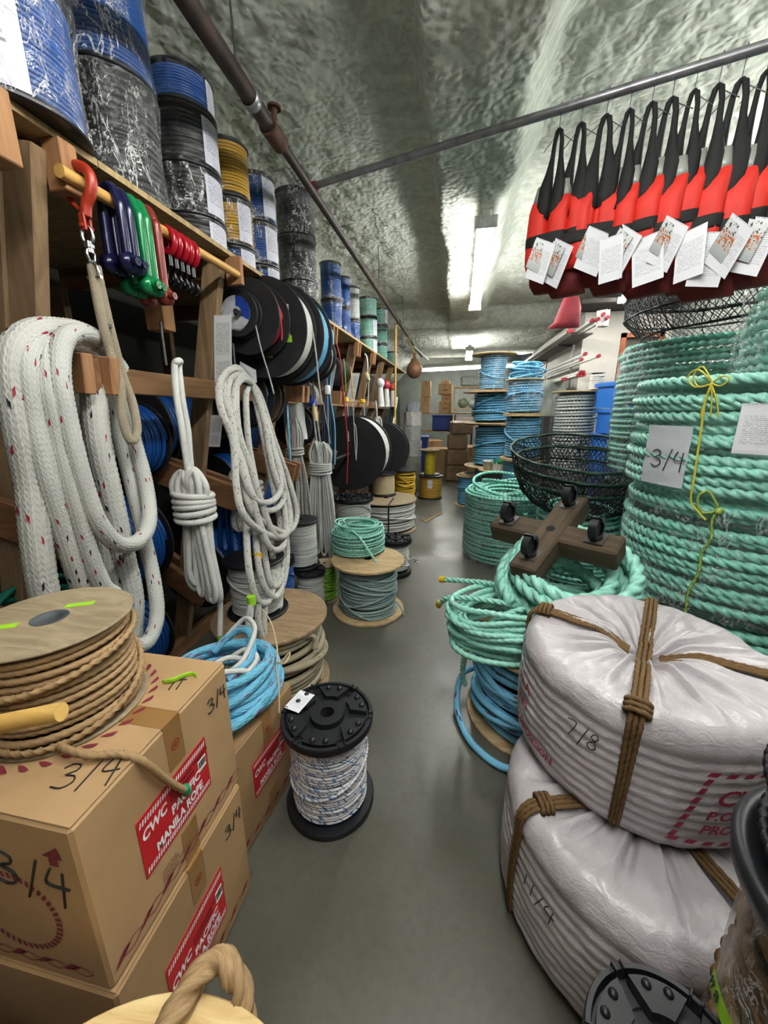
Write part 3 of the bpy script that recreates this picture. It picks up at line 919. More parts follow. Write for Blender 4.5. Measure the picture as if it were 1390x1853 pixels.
# ------------------------------------------------------------------ wrapped spools on the top shelf
SH = 2.16
def stack(x, y, R, items, desc, grp):
    """items: (height, rope material, film, row radius, label?, label text)"""
    z = SH
    for i, (h, mat, fm, r, lab, txt) in enumerate(items):
        T = spool('wrapped_spool', txt, (x, y, z), R, h, mat, r, R * .93, 'thin', 0, 36, .012, grp, k=5, seed=20 + i + int(10 * y), jitter=.1, lab=lab, wrap=None)
        wrap_shell(R * 1.012, .004, h - .004, 72, 16, .010, seed=i + 3 * y, inset=.012).build('stretch_wrap', fm, T)
        z += h + .002
G = 'wrapped spools on the top shelf'
LB = (-.75, .2, .12, .9)
stack(-1.195, 1.05, .175, [(.30, R_BLUE, F_CLEAR, .006, (-2.3, -.42, .06, .98), 'blue cord spool with big paper label at the near end of the shelf, lower one'),
                          (.34, R_BLUE, F_CLEAR, .006, (-2.3, -.42, .06, .98), 'blue cord spool with big paper label at the near end of the shelf, upper one')], '', G)
stack(-1.27, 1.50, .152, [(.375, R_BLACK, F_CLEAR, .011, None, 'black rope spool in crinkled film, second along the shelf, at the bottom'),
                          (.36, R_BLUE, F_CLEAR, .006, None, 'blue cord spool in crinkled film standing on the black second spool')], '', G)
stack(-1.262, 1.905, .140, [(.12, R_BLACK, F_THIN, .008, (-.5, .5, .1, .9), 'short black spool with label at the base of the blue-topped stack'),
                           (.185, R_BLACK, F_CLEAR, .008, (-.5, .5, .1, .9), 'black spool in crinkled film, second up the blue-topped stack'),
                           (.215, R_BLACK, F_THIN, .0085, (-.42, .5, .1, .9), 'black spool with clear rope rows, third up the blue-topped stack'),
                           (.135, R_BLUE, F_FINE, .005, (-.1, .5, .1, .9), 'blue spool topping the stack of black spools')], '', G)
stack(-1.235, 2.20, .112, [(.11, R_BLUE, F_CLEAR, .006, LB, 'short blue spool under the two yellow ones'),
                          (.215, R_YELLOW, F_CLEAR, .007, (-.75, .0, .1, .9), 'yellow spool with paper label, lower of two on the shelf'),
                          (.25, R_YELLOW, F_FINE, .007, None, 'yellow spool without label topping its stack on the shelf')], '', G)
stack(-1.235, 2.50, .112, [(.115, R_BLUE, F_CLEAR, .006, LB, 'blue spool at the bottom of the stack between yellow and black'),
                          (.22, R_BLUE, F_CLEAR, .006, LB, 'blue spool in the middle of the stack between yellow and black'),
                          (.245, R_BLUE, F_CLEAR, .006, LB, 'blue spool on top of the stack between yellow and black')], '', G)
stack(-1.268, 3.188, .150, [(.22, R_BLACK, F_CLEAR, .007, None, 'black wrapped spool at the bottom of the tall all-black stack'),
                           (.30, R_BLACK, F_CLEAR, .007, None, 'black wrapped spool in the middle of the tall all-black stack'),
                           (.29, R_BLACK, F_CLEAR, .007, None, 'black wrapped spool on top of the tall all-black stack')], '', G)
stack(-1.217, 3.845, .10, [(.26, R_BLUE, F_HAZY, .006, None, 'blue spool in hazy film just past the black stack, lower one'),
                          (.31, R_BLUE, F_HAZY, .006, None, 'blue spool in hazy film just past the black stack, upper one')], '', G)
stack(-1.19, 4.17, .07, [(.27, R_BLUE, F_HAZY, .006, None, 'narrow blue spool in hazy film, lower one'), (.28, R_BLUE, F_HAZY, .006, None, 'narrow blue spool in hazy film, upper one')], '', G)
stack(-1.19, 4.50, .085, [(.22, R_BLUE, F_CLEAR, .006, None, 'deep blue spool before the mint green wrapped stacks'), (.33, B_CORD, F_HAZY, .006, None, 'pale spool standing on the deep blue spool')], '', G)
stack(-1.36, 4.72, .08, [(.30, R_BLACK, F_FINE, .006, None, 'black spool behind the pale one, lower of the pair'), (.27, R_BLACK, F_FINE, .006, None, 'black spool behind the pale one, upper of the pair')], '', G)
stack(-1.243, 5.5, .125, [(.20, R_MINT, F_HAZY, .008, LB, 'mint wrapped spool at the base of the nearer green stack'), (.25, R_MINT, F_HAZY, .008, LB, 'mint wrapped spool in the middle of the nearer green stack'),
                          (.24, R_DKMINT, F_HAZY, .008, None, 'darker green wrapped spool topping the nearer green stack')], '', G)
stack(-1.222, 6.3, .105, [(.24, R_MINT, F_HAZY, .008, None, 'mint wrapped spool at the base of the farther green stack'), (.26, R_DKMINT, F_HAZY, .008, None, 'green wrapped spool in the middle of the farther green stack'),
                          (.24, R_DKMINT, F_HAZY, .008, LB, 'green wrapped spool with label topping the farther green stack')], '', G)
stack(-1.215, 7.3, .115, [(.27, R_MINT2, F_HAZY, .008, LB, 'single pale mint spool at the far end of the shelf')], '', G)

# ------------------------------------------------------------------ reels hung on the rack axles (axis along the aisle)
AX = (PI / 2, 0, 0)
def reel(label, x, y, z, R, w, mat, Rw=None, r=.006, fmat=None, disc=None, group='reels hung in the rack', t=.012):
    T = thing('hung_reel', label, 'reel', (x, y + w / 2, z), 0, group, AX)
    fm = fmat or M_BLACK2
    Rw = Rw or R * .8
    for q in (0, w - t): flange_plain(R, t, q, .02, 56).build('flange', fm, T)
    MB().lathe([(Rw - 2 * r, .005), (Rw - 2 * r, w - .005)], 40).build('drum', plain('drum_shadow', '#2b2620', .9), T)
    MB().sweep(winding(Rw - r, t, w - t, r, 40, .2, int(100 * y)), r * 1.03, 5).build('rope', mat, T)
    MB().lathe([(.012, w), (.045, w), (.045, w + .006), (.012, w + .006)], 24, smooth=False).build('hub', M_BLACK, T)
    return T
ra = reel('small black reel with a silver and blue disc label at the top of the rack', -1.115, 1.985, 1.915, .112, .06, R_WHITE, .085)
z = .0665
MB().lathe([(.014, z), (.078, z), (.078, z + .001)], 36, smooth=False).build('disc_label', plain('silver_disc', '#b9bac0', .4), ra)
MB().lathe([(.03, z + .0012), (.077, z + .0012), (.077, z + .002)], 24, smooth=False, a0=-.5, a1=1.5).build('disc_label', plain('blue_disc', '#1d3f9a', .4), ra, None)['label'] = 'blue half of the disc label'
letters('Braided Blue Polypro', .026, plain('silver_ink', '#d0d0d0', .5), ra, lambda x, y: ((.084 + y) * math.cos(-2.9 + x * 8.2), (.084 - y * .6) * math.sin(-2.9 + x * 8.2), .0665), 'handwriting')
reel('black reel of red cord behind the small disc-labelled reel', -1.10, 2.09, 1.91, .185, .14, R_RED, .15)
rc = reel('large black reel with a white paper label and white cord', -1.10, 2.265, 1.885, .265, .16, R_WHITE, .25)
card_mesh(.13, .17).build('paper_label', M_TAG, rc).location = (.10, .03, .1605)
MB().box((.0, 0, 0), (.05, .035, .001)).build('lime_sticker', M_LIME, rc).location = (.15, -.06, .1625)
MB().box((.0, 0, 0), (.045, .05, .001)).build('lime_sticker', M_LIME, rc).location = (.03, -.13, .1615)
reel('large black reel of bright blue rope under the shelf edge', -1.085, 2.45, 1.88, .285, .17, R_SKY, .265)
reel('black reel with a wide white disc in the bay of bungee cords', -1.13, 3.0, 1.84, .19, .11, R_WHITE, .17)
reel('black reel of sky blue rope below the large reels', -1.34, 2.32, 1.53, .20, .11, R_SKY, .165)
reel('clear flanged reel of sky blue rope behind the other blue reel', -1.33, 2.49, 1.53, .195, .08, R_SKY, .12, fmat=plain('smoky_flange', '#5a4d42', .3))
rg_ = reel('very large black reel of pale mint cord hung low in the rack', -1.12, 4.18, .99, .395, .36, B_CORD, .375, .007, t=.016)
reel('large black reel hung behind the pale mint one', -1.0, 5.2, .92, .37, .2, R_BLACK, .31)
reel('navy cord reel hung behind the stud with the white net bag', -1.30, 3.05, 1.31, .16, .13, R_NAVY, .13)
reel('round black reel end in front of the dark blue rope', -1.62, 1.94, 1.265, .115, .05, R_NAVY, .1)
reel('wide reel of bright blue rope in the middle of the first bay', -1.60, 1.62, 1.30, .19, .26, R_BLUE, .18, .011)
reel('wide reel of blue rope low in the first bay', -1.72, 1.60, .78, .26, .24, R_BLUE, .24, .012)
reel('blue rope reel low behind the coiled white double braid', -1.55, 2.3, .98, .2, .22, R_BLUE, .18, .01)
reel('blue rope reel on the bottom of the second bay', -1.62, 2.2, .42, .24, .3, R_BLUE, .23, .012)
reel('blue rope reel on the bottom of the first bay', -1.70, 1.5, .26, .22, .3, R_BLUE, .21, .012)
reel('wide reel of blue rope deep in the second bay', -1.70, 2.05, 1.35, .22, .4, R_BLUE, .2, .011)
reel('wide reel of blue rope deep in the third bay', -1.70, 2.75, 1.3, .22, .5, R_NAVY, .2, .011)
reel('wide reel of dark blue rope low in the third bay', -1.68, 2.75, .75, .25, .5, R_BLUE, .23, .012)
reel('wound hank of thin cord on a pale drum at the rail', -1.20, 3.05, 1.555, .10, .06, B_CORD, .095, .005, plain('pale_drum', '#b7b9ae', .6))
for i, (m, yy) in enumerate(((R_BLACK, 3.62), (R_LIME, 3.70), (R_RED, 3.78), (R_NAVY, 3.86), (R_BLACK, 3.94))):
    reel('thin bungee reel of %s cord in the row under the shelf' % ('black', 'lime', 'red', 'navy', 'dark grey')[i], -1.2, yy, 1.80, .13, .05, m, .115, .005)
for i, (m, yy, zz, lb) in enumerate(((R_BLACK, 4.5, 1.75, 'black cord reel deep in the fifth bay'), (R_TEAL, 4.75, 1.62, 'teal cord reel in the fifth bay'), (R_RED, 5.35, 1.72, 'red cord reel in the sixth bay'), (R_WHITE, 5.6, 1.75, 'white cord reel in the sixth bay'))):
    reel(lb, -1.38, yy, zz, .15, .08, m, .13, .006)

BIG = [[(-1.16,1.226,1.583),(-1.12,1.099,1.66),(-1.06,0.935,1.651),(-1.03,0.828,1.614),(-1.02,0.777,1.543),(-1.02,0.763,1.412),(-1.03,0.766,1.279),(-1.03,0.748,1.141),(-1.04,0.744,1.006),(-1.05,0.754,0.903),(-1.06,0.797,0.806),(-1.08,0.88,0.73),(-1.09,0.956,0.803),(-1.1,1.007,1.033),(-1.12,1.043,1.244),(-1.13,1.069,1.45),(-1.13,1.094,1.551)],[(-1.17,1.205,1.595),(-1.1,1.014,1.637),(-1.04,0.884,1.623),(-1.0,0.8,1.551),(-1.0,0.784,1.424),(-1.0,0.785,1.276),(-1.01,0.804,1.124),(-1.03,0.834,0.964),(-1.06,0.87,0.835)],[(-1.16,1.18,1.627),(-1.08,1.016,1.651),(-1.01,0.874,1.598),(-0.98,0.819,1.502),(-0.98,0.817,1.37),(-0.98,0.822,1.212),(-0.99,0.84,1.065),(-1.0,0.869,0.95),(-1.0,0.9,0.908)],[(-1.15,1.178,1.613),(-1.07,1.043,1.658),(-1.0,0.905,1.625),(-0.965,0.839,1.529),(-0.96,0.831,1.383),(-0.96,0.841,1.238),(-0.96,0.862,1.14),(-0.97,0.92,1.063),(-0.99,1.014,1.041),(-1.02,1.1,1.086),(-1.06,1.152,1.209),(-1.1,1.173,1.358),(-1.13,1.182,1.522)],[(-1.0,0.895,0.893),(-0.99,0.888,0.804),(-0.99,0.921,0.722),(-0.99,0.981,0.696),(-1.0,1.044,0.752),(-1.03,1.087,0.866),(-1.07,1.117,1.038),(-1.11,1.142,1.248),(-1.14,1.155,1.45),(-1.15,1.151,1.538)],[(-1.1,1.058,1.531),(-1.07,1.01,1.353),(-1.06,1.007,1.182),(-1.06,1.013,0.995),(-1.06,1.016,0.814),(-1.07,0.98,0.644)]]
STRAP = [[(-1.06,1.086,1.85),(-1.05,1.076,1.732),(-1.05,1.088,1.613),(-1.04,1.094,1.517),(-1.03,1.071,1.417),(-1.02,1.077,1.353),(-1.03,1.12,1.38),(-1.05,1.142,1.467),(-1.06,1.131,1.552),(-1.06,1.115,1.664),(-1.06,1.105,1.769),(-1.065,1.105,1.854)]]
HANKA = [[(-1.1,1.43,1.607),(-1.08,1.394,1.492),(-1.06,1.375,1.366),(-1.05,1.363,1.242)],[(-1.11,1.469,1.611),(-1.09,1.439,1.493),(-1.07,1.421,1.364),(-1.06,1.399,1.237)],[(-1.04,1.45,0.726),(-1.03,1.439,0.609),(-1.03,1.408,0.443)]]
HANKB = [[(-1.078,1.96,1.589),(-1.054,1.786,1.633),(-1.03,1.616,1.566),(-0.991,1.543,1.45),(-0.954,1.549,1.311),(-0.906,1.463,1.135),(-0.879,1.45,1.019),(-0.866,1.552,0.914),(-0.869,1.761,0.812),(-0.904,1.969,0.846),(-0.954,2.025,1.024),(-1.014,2.017,1.273),(-1.068,2.022,1.508),(-1.09,1.982,1.591)],[(-1.088,1.997,1.592),(-1.064,1.826,1.619),(-1.035,1.68,1.547),(-0.985,1.6,1.403),(-0.936,1.546,1.264),(-0.893,1.542,1.095),(-0.882,1.627,1.025),(-0.899,1.805,1.011),(-0.939,1.952,1.07),(-1.0,1.99,1.275),(-1.055,2.005,1.479),(-1.087,2.0,1.586)],[(-1.085,1.99,1.586),(-1.056,1.861,1.609),(-1.027,1.741,1.55),(-0.967,1.623,1.354),(-0.921,1.622,1.181),(-0.879,1.638,0.969),(-0.861,1.697,0.84),(-0.878,1.876,0.812),(-0.927,1.996,0.968),(-0.982,1.986,1.186),(-1.042,2.021,1.421),(-1.085,1.996,1.586)],[(-1.092,1.971,1.562),(-1.058,1.872,1.504),(-1.004,1.765,1.293),(-0.961,1.72,1.111),(-0.929,1.678,0.955),(-0.892,1.622,0.778),(-0.861,1.612,0.611),(-0.877,1.759,0.604),(-0.925,1.881,0.807),(-0.99,1.941,1.101),(-1.043,1.976,1.364),(-1.089,2.003,1.581)],[(-0.945,1.628,1.049),(-0.913,1.52,0.921),(-0.871,1.442,0.743),(-0.856,1.468,0.603),(-0.856,1.569,0.559),(-0.877,1.675,0.641),(-0.915,1.739,0.793),(-0.952,1.78,0.956)],[(-0.943,1.666,0.986),(-0.889,1.55,0.805),(-0.858,1.532,0.649),(-0.852,1.62,0.548),(-0.869,1.763,0.571),(-0.901,1.893,0.676),(-0.945,1.978,0.842)],[(-0.86,1.416,0.624),(-0.86,1.377,0.538),(-0.86,1.364,0.385)],[(-0.86,1.471,0.601),(-0.86,1.462,0.458),(-0.86,1.547,0.219)],[(-0.86,1.536,0.575),(-0.86,1.501,0.434),(-0.86,1.53,0.263)],[(-1.1,2.019,1.593),(-1.076,1.858,1.611),(-1.047,1.719,1.53),(-0.997,1.645,1.376),(-0.948,1.597,1.227),(-0.905,1.599,1.047),(-0.894,1.691,0.971),(-0.911,1.876,0.956),(-0.951,2.019,1.024),(-1.012,2.042,1.247),(-1.067,2.041,1.468),(-1.099,2.022,1.588)],[(-1.073,1.968,1.584),(-1.044,1.825,1.588),(-1.015,1.695,1.516),(-0.955,1.569,1.314),(-0.909,1.558,1.137),(-0.867,1.565,0.926),(-0.849,1.619,0.8),(-0.866,1.792,0.772),(-0.915,1.92,0.929),(-0.97,1.927,1.155),(-1.03,1.98,1.402),(-1.073,1.974,1.585)],[(-1.098,1.997,1.592),(-1.074,1.838,1.644),(-1.05,1.678,1.582),(-1.011,1.616,1.466),(-0.974,1.637,1.324),(-0.926,1.556,1.139),(-0.899,1.549,1.017),(-0.886,1.665,0.905),(-0.889,1.892,0.798),(-0.924,2.106,0.835),(-0.974,2.141,1.024),(-1.034,2.103,1.28),(-1.088,2.082,1.517),(-1.11,2.018,1.593)]]
HANKC = [[(-1.16,3.061,1.514),(-1.15,3.098,1.229),(-1.14,3.127,1.043)],[(-1.17,3.164,1.516),(-1.16,3.206,1.222),(-1.15,3.238,1.029)],[(-1.1,3.137,0.404),(-1.1,3.204,0.169),(-1.1,3.194,-0.063)]]
HANKB2 = [[(-1.2,2.531,1.627),(-1.2,2.539,1.522)]]

# ------------------------------------------------------------------ cartons
def carton(label, loc, rz, w, d, h, mat, prints):
    """Carton in its own frame: x from -w (far) to 0 (aisle face), y from 0 (near) to d, z from 0 to h."""
    T = thing('rope_carton', label, 'carton', loc, rz, 'manila rope cartons')
    def side(a, b, e=.0012): return (e, a, b)
    def front(a, b, e=.0012): return (-w + a, -e, b)
    def top(a, b, e=.0042): return (-w + a, b, h + e)
    # body with a slightly bulging aisle face
    n, m = 14, 10
    mb = MB().box((-w / 2, d / 2, h / 2), (w, d, h), None, .006)
    mb.build('body', mat, T)
    for y0, y1 in ((0.004, d / 2 - .002), (d / 2 + .002, d - .004)):
        MB().box((-w / 2, (y0 + y1) / 2, h + .0015), (w - .006, y1 - y0, .003), None, .001).build('flap', mat, T)
    MB().box((-w / 2, d * .53, h + .0034), (w, .05, .0008)).build('tape', M_TAPE, T)
    MB().box((.0006, d * .53, h - .055), (.0008, .05, .115)).build('tape', M_TAPE, T)
    MB().box((.0006, d * .53, .05), (.0008, .05, .10)).build('tape', M_TAPE, T)
    # seal printed on the tape end
    MB().lathe([(.009, 0), (.013, 0)], 20, (.0013, d * .53, h - .06), Matrix.Rotation(PI / 2, 3, 'Y')).lathe([(.001, 0), (.007, 0)], 8, (.0013, d * .53, h - .06), Matrix.Rotation(PI / 2, 3, 'Y')).build('seal_print', plain('seal', '#8a3a24', .7), T)
    def twist(fn, L, b0, amp=.012, per=.06):
        mb = MB(); k = int(L / per)
        for i in range(k):
            a0 = .012 + i * per
            v = []; f = []
            for q in range(9):
                s = q / 8
                wd = math.sin(PI * s) ** .8 * amp * (.85 if i % 2 else 1)
                mid = b0 + (s - .5) * amp * 1.2
                v += [fn(a0 + s * per * .62, mid + wd), fn(a0 + s * per * .62, mid - wd * .25)]
            f = [(2 * q, 2 * q + 2, 2 * q + 3, 2 * q + 1) for q in range(8)]
            mb.add(v, f, None, False)
            for sg in (1, -1):
                v = []
                for q in range(9):
                    s = q / 8
                    c = b0 + sg * amp * math.sin(PI * s) * .9
                    v += [fn(a0 + per * .3 + s * per * .8, c + .0012), fn(a0 + per * .3 + s * per * .8, c - .0012)]
                mb.add(v, f, None, False)
        mb.build('rope_print', M_MAROON, T)
    twist(side, d, .035); twist(front, w, .035)
    # red label on the aisle face
    if 'label' in prints:
        u0, v0, lw, lh = prints['label']
        def lf(e): return lambda a, b: (e, u0 + a, v0 + b)
        mb = MB(); f = lf(.0016)
        mb.box((.0010, u0 + lw / 2, v0 + lh / 2), (.0014, lw, lh)).build('red_label', M_RED, T)
        f = lf(.0022); k = 30
        for b in (lh * .05, lh * .86):
            mb = MB()
            for i in range(k):
                a = .004 + i * (lw - .008) / k; s = (lw - .008) / k
                mb.add([f(a, b), f(a + s * .55, b), f(a + s * 1.05, b + lh * .085), f(a + s * .5, b + lh * .085)], [(0, 1, 2, 3)], None, False)
            mb.build('rope_border', M_WHITEP, T)
        f = lf(.0024); q = lw / .212
        letters('CWC', .034 * q, M_WHITEP, T, lambda a, b: f(.006 * q + a + .15 * b, .088 * q + b), bold=.0012, xs=.8)
        letters('Continental Western\nCorporation', .0150 * q, M_BLACKP, T, lambda a, b: f(.085 * q + a, .108 * q + b), bold=.0002)
        letters('PACIFIC', .031 * q, M_WHITEP, T, lambda a, b: f(.084 * q + a, .060 * q + b), bold=.0013, xs=.86)
        letters('MANILA ROPE', .030 * q, M_WHITEP, T, lambda a, b: f(.034 * q + a, .026 * q + b), bold=.0013, xs=.78)
        bc = MB().box((.0021, u0 + lw * .90, v0 + lh * .60), (.001, lw * .13, lh * .2)); bc.build('barcode_patch', M_WHITEP, T)
        bc = MB(); rg = random.Random(3)
        for i in range(14): bc.box((.0028, u0 + lw * (.845 + .0085 * i), v0 + lh * .62), (.0005, lw * rg.choice((.002, .004, .005)), lh * .13))
        bc.build('barcode', M_INK, T)
    if 'item' in prints:
        u, v = prints['item']
        letters('ITEM NO.\nDIAMETER\nMADE IN THE PHIL.', .011, plain('stamp_ink', '#6a4a38', .8), T, lambda a, b: side(u + a, v + b), 'stamp')
    for (face, txt, a, b, s, ang) in prints.get('marks', ()):
        fn = {'s': side, 'f': front, 't': top}[face]
        ca, sa = math.cos(ang), math.sin(ang)
        scrawl(txt, s, .0016 if s < .06 else .0022, M_INK, T, lambda x, y, fn=fn: fn(a + x * ca - y * sa, b + x * sa + y * ca))
    return T, side, front, top
b1, s1, f1, t1 = carton('upper carton with red label, beneath the manila rope reel', (-.58, .365, .405), 0, .47, .435, .392, M_CARD,
       {'label': (.106, .118, .214, .146), 'item': (.14, .072), 'marks': [('s', '3/4', .345, .305, .036, 0), ('t', '3/4', .37, .05, .05, .35), ('t', '#', .395, .31, .05, .3), ('f', '3/4', .272, .235, .078, -.12)]})
# arrow and round stamp on the near face, ring print on the top
MB().add([f1(.40, .325), f1(.435, .35), f1(.44, .322), f1(.43, .322), f1(.43, .305), f1(.412, .305), f1(.412, .322)], [(0, 1, 2), (3, 4, 5, 6)], None, False).build('arrow_print', M_MAROON, b1)
mb = MB()
for i in range(44):
    a = 2 * PI * i / 44; c, s = math.cos(a), math.sin(a)
    mb.add([f1(.30 + .085 * c, .16 + .085 * s), f1(.30 + .098 * math.cos(a + .04), .16 + .098 * math.sin(a + .04)), f1(.30 + .098 * math.cos(a + .12), .16 + .098 * math.sin(a + .12)), f1(.30 + .085 * math.cos(a + .08), .16 + .085 * math.sin(a + .08))], [(0, 1, 2, 3)], None, False)
mb.build('round_stamp', M_MAROON, b1)
mb = MB()
for i in range(30):
    a = 2 * PI * i / 30
    v = []
    for q in range(7):
        s = q / 6; r_ = .163 + (s - .5) * .016; ww = math.sin(PI * s) * .009; an = a + s * .16
        v += [t1(.218 + (r_ + ww) * math.cos(an), .228 + (r_ + ww) * math.sin(an)), t1(.218 + (r_ - ww * .4) * math.cos(an), .228 + (r_ - ww * .4) * math.sin(an))]
    mb.add(v, [(2 * q, 2 * q + 1, 2 * q + 3, 2 * q + 2) for q in range(6)], None, False)
mb.build('ring_print', M_MAROON, b1)
lt = smooth_path([t1(.37, .33, .006), t1(.395, .335, .012), t1(.41, .36, .010), t1(.425, .37, .007), t1(.44, .362, .006)], .008)
MB().sweep(lt, .007, 6, flat=.2, up=(0, 0, 1)).build('lime_tape', M_LIME, b1)
carton('lower carton with red label under the manila rope carton', (-.572, .36, .004), 0, .47, .43, .396, M_CARD2,
       {'label': (.10, .09, .205, .170), 'marks': [('s', '3/4', .34, .30, .036, 0)]})
carton('carton with red label behind the stacked pair, under the sky blue coil', (-.632, .835, .002), -.12, .40, .36, .42, M_CARD2,
       {'label': (.095, .16, .19, .14), 'marks': []})
carton('plain carton low in front of the stacked pair', (-.64, .0, .002), .06, .42, .30, .36, M_CARD2, {'marks': []})

# wooden dowel standing out over the top carton, in front of the manila reel
dw = MB().cyl((-.90, .33, .93), (-.598, .41, .985), .0145, 14)
tag(dw.build('wooden_dowel', wood('dowel_x', '#b98a45', '#dcb468', 'X', 5, .45), None, (-.72, .36, .95)), 'round wooden dowel poking out in front of the manila rope', 'dowel')

# sky blue plaited coil on the rear carton
T = thing('rope_coil', 'sky blue plaited coil with white rope lying on the rear carton', 'rope coil', (-.80, 1.06, .43))
rg = random.Random(5); mb = MB()
for i in range(9):
    a = np.linspace(0, 2 * PI, 240)[:-1]; R = .205 - .016 * (i % 5); zz = .018 + .026 * (i % 4) + .012 * (i // 4)
    mb.sweep(np.c_[(R + .008 * np.sin(2 * a + i)) * np.cos(a) * .95 + rg.uniform(-.015, .015), (R + .01 * np.sin(3 * a + i)) * np.sin(a) + rg.uniform(-.015, .015), zz + .03 * np.sin(a + 1.2 * i) * (i > 3) + .02], .0145, 12, closed=True, plait=(40, 6, .14))
p = smooth_path([(-.10, .12, .10), (-.03, .18, .165), (.05, .15, .175), (.10, .04, .15), (.06, -.06, .12)], .01)
mb.sweep(smooth_path(p[::4], .004), .0145, 18, plait=(40, 6, .14))
mb.build('rope', B_SKY2, T)
mb = MB()
for q, pts in enumerate(([(-.06, .16, .15), (0, .20, .21), (.08, .13, .21), (.09, .02, .16), (.05, -.02, .13)], [(-.05, -.05, .12), (.02, .03, .15), (.12, .05, .13)], [(-.08, -.12, .1), (.0, -.08, .15), (.1, -.02, .145), (.16, .0, .12)], [(.0, .06, .12), (.06, .09, .15), (.12, .06, .14), (.1, -.01, .12), (.03, 0, .12)])):
    mb.sweep(smooth_path(pts, .0034), .0085, 18, plait=(110, 6, .12))
mb.build('white_rope', B_SOLID, T)
tw = MB()
tw.sweep(smooth_path([(.02, .30, .20), (.10, .22, .19), (.165, .13, .15), (.20, .06, .13), (.235, .09, .16), (.245, .03, .16), (.20, .05, .135), (.235, -.01, .1), (.255, -.06, .03)], .006), .003, 5)
tw.build('twine_tie', R_CREAM, T)

# ------------------------------------------------------------------ near reel at the bottom of the view
nr = thing('rope_spool', 'big reel with pale new plywood flange lying below the camera', 'spool', (-.352, .042, 0))
for z_ in (0, .48): flange_plain(.318, .02, z_, .03, 72).build('flange', M_PALEPLY, nr)
MB().sweep(winding(.25, .02, .48, .02, 60, .2, 3), .021, 9, 3, .26, .13).build('rope', R_MANILA, nr)
p = smooth_path([(-.10, .13, .513), (-.055, .235, .522), (-.035, .31, .535), (-.01, .345, .53), (.03, .335, .505), (.05, .31, .44)], .006)
MB().sweep(p, .0215, 12, 3, .28, .135).build('rope_tail', R_MANILA, nr)

# ------------------------------------------------------------------ ropes hanging on the rack
def ropes(name, label, cat, paths, r, mat, k=10, base=None, lobes=0, step=.012, tails=(), plait=None):
    b = base or tuple(np.mean([p for q in paths for p in q], axis=0))
    T = thing(name, label, cat, b)
    rr = r if isinstance(r, (list, tuple)) else [r] * len(paths)
    for q, x in zip(paths, rr):
        MB().sweep(smooth_path(q, step), x, k, lobes, plait=plait).build('rope', mat, T, b)
    for (a, c, rad, m, nm) in tails: MB().cyl(a, c, rad, 14).build(nm, m, T, b)
    return T
for q, (pp, r_, lb) in enumerate(zip(BIG, (.029, .0245, .022, .0215, .021, .031),
    ('thick white plaited rope, outermost hanging length at the rack end', 'white plaited rope hanging second from the rack end', 'white plaited rope ending in blue tape', 'white plaited rope looped highest, under the beige strap',
     'white plaited rope forming the lowest loop beside the carton', 'thickest white plaited rope hanging behind the loops'))):
    b = tuple(np.mean(pp, axis=0))
    T = thing('hanging_rope', lb, 'rope', b, 0, 'plaited white ropes on the rack end')
    big = r_ > .028
    MB().sweep(smooth_path(pp, .0034 if not big else .0042), r_ * .96, 54 if not big else 48, plait=(72, 9, .19) if not big else (55, 8, .20)).build('rope', B_BIG2 if big else B_BIG, T, b)
    if q == 2:
        e, e0 = Vector(pp[-1]), Vector(pp[-2])
        d = Vector((.004, .03, -.062))
        MB().cyl(e - d * .1, e + d, r_ * 1.06, 16).build('blue_tape_end', M_BTAPE, T, b)
ropes('hanging_strap', 'long beige rope sling hanging from the red hook and swivel', 'sling', STRAP, .0125, B_STRAP, 24, step=.003, plait=(120, 8, .08))

def hank(name, label, c, ztop, zbot, W, r, mat, nl=9, nw=5, k=8, seed=1, kz=.0, lobes=0, extra=(), spread=1.5, plait=None, step=.01):
    """A gasket-coiled hank: dome of bights, wraps round the waist, loops hanging below. c: waist centre."""
    x, y, z = c
    T = thing(name, label, 'hank', c)
    rg = random.Random(seed); mb = MB()
    D = W * .62
    for i in range(nl):
        f = (i + .5) / nl - .5; dy = rg.uniform(-.5, .5) * D
        pts = [(f * W * 1.1, dy, -.01), (f * W * 1.5, dy * 1.1, (ztop - z) * .55), (f * W * .7 + rg.uniform(-.01, .01), dy * .6, (ztop - z) * rg.uniform(.85, 1.0)), (f * W * .1, dy * .3 - .3 * D, (ztop - z) * .65), (f * W * .3, -dy, -.01)]
        mb.sweep(smooth_path(pts, step), r, k, lobes, plait=plait)
    for i in range(nl):
        f = (i + .5) / nl - .5; zb = (zbot - z) * rg.uniform(.82, 1.0); g = spread * rg.uniform(.85, 1.1)
        d1, d2 = rg.uniform(-.5, .5) * D, rg.uniform(-.5, .5) * D
        o = r * 1.5 + rg.uniform(0, .5) * r
        pts = [(f * W * .95, d1, .0), (f * W * 1.05 * g * .85 - o * .5, d1, zb * .4), (f * W * g - o, d1, zb * .85), (f * W * g, (d1 + d2) / 2, zb), (f * W * g + o, d2, zb * .86), (f * W * 1.0 * g * .9 + o * .4, d2, zb * .4), (f * W * .95 + .003, d2, .0)]
        mb.sweep(smooth_path(pts, step), r, k, lobes, plait=plait)
    a = np.linspace(0, 2 * PI, 120 if plait else 48)[:-1]
    for i in range(nw):
        zz = (i - (nw - 1) / 2) * 2 * r + kz + .3 * r * rg.uniform(-1, 1)
        mb.sweep(np.c_[(W * .62 + r * .5) * np.cos(a), (D * .75 + r) * np.sin(a), zz + .6 * r * np.sin(a + i)], r, k, lobes, closed=True, plait=plait)
    mb.build('rope', mat, T)
    for q in extra: MB().sweep(smooth_path(q, step), r, k, lobes, plait=plait).build('strand', mat, T, c)
    return T
up_, dn_ = HANKA[0], HANKA[1]
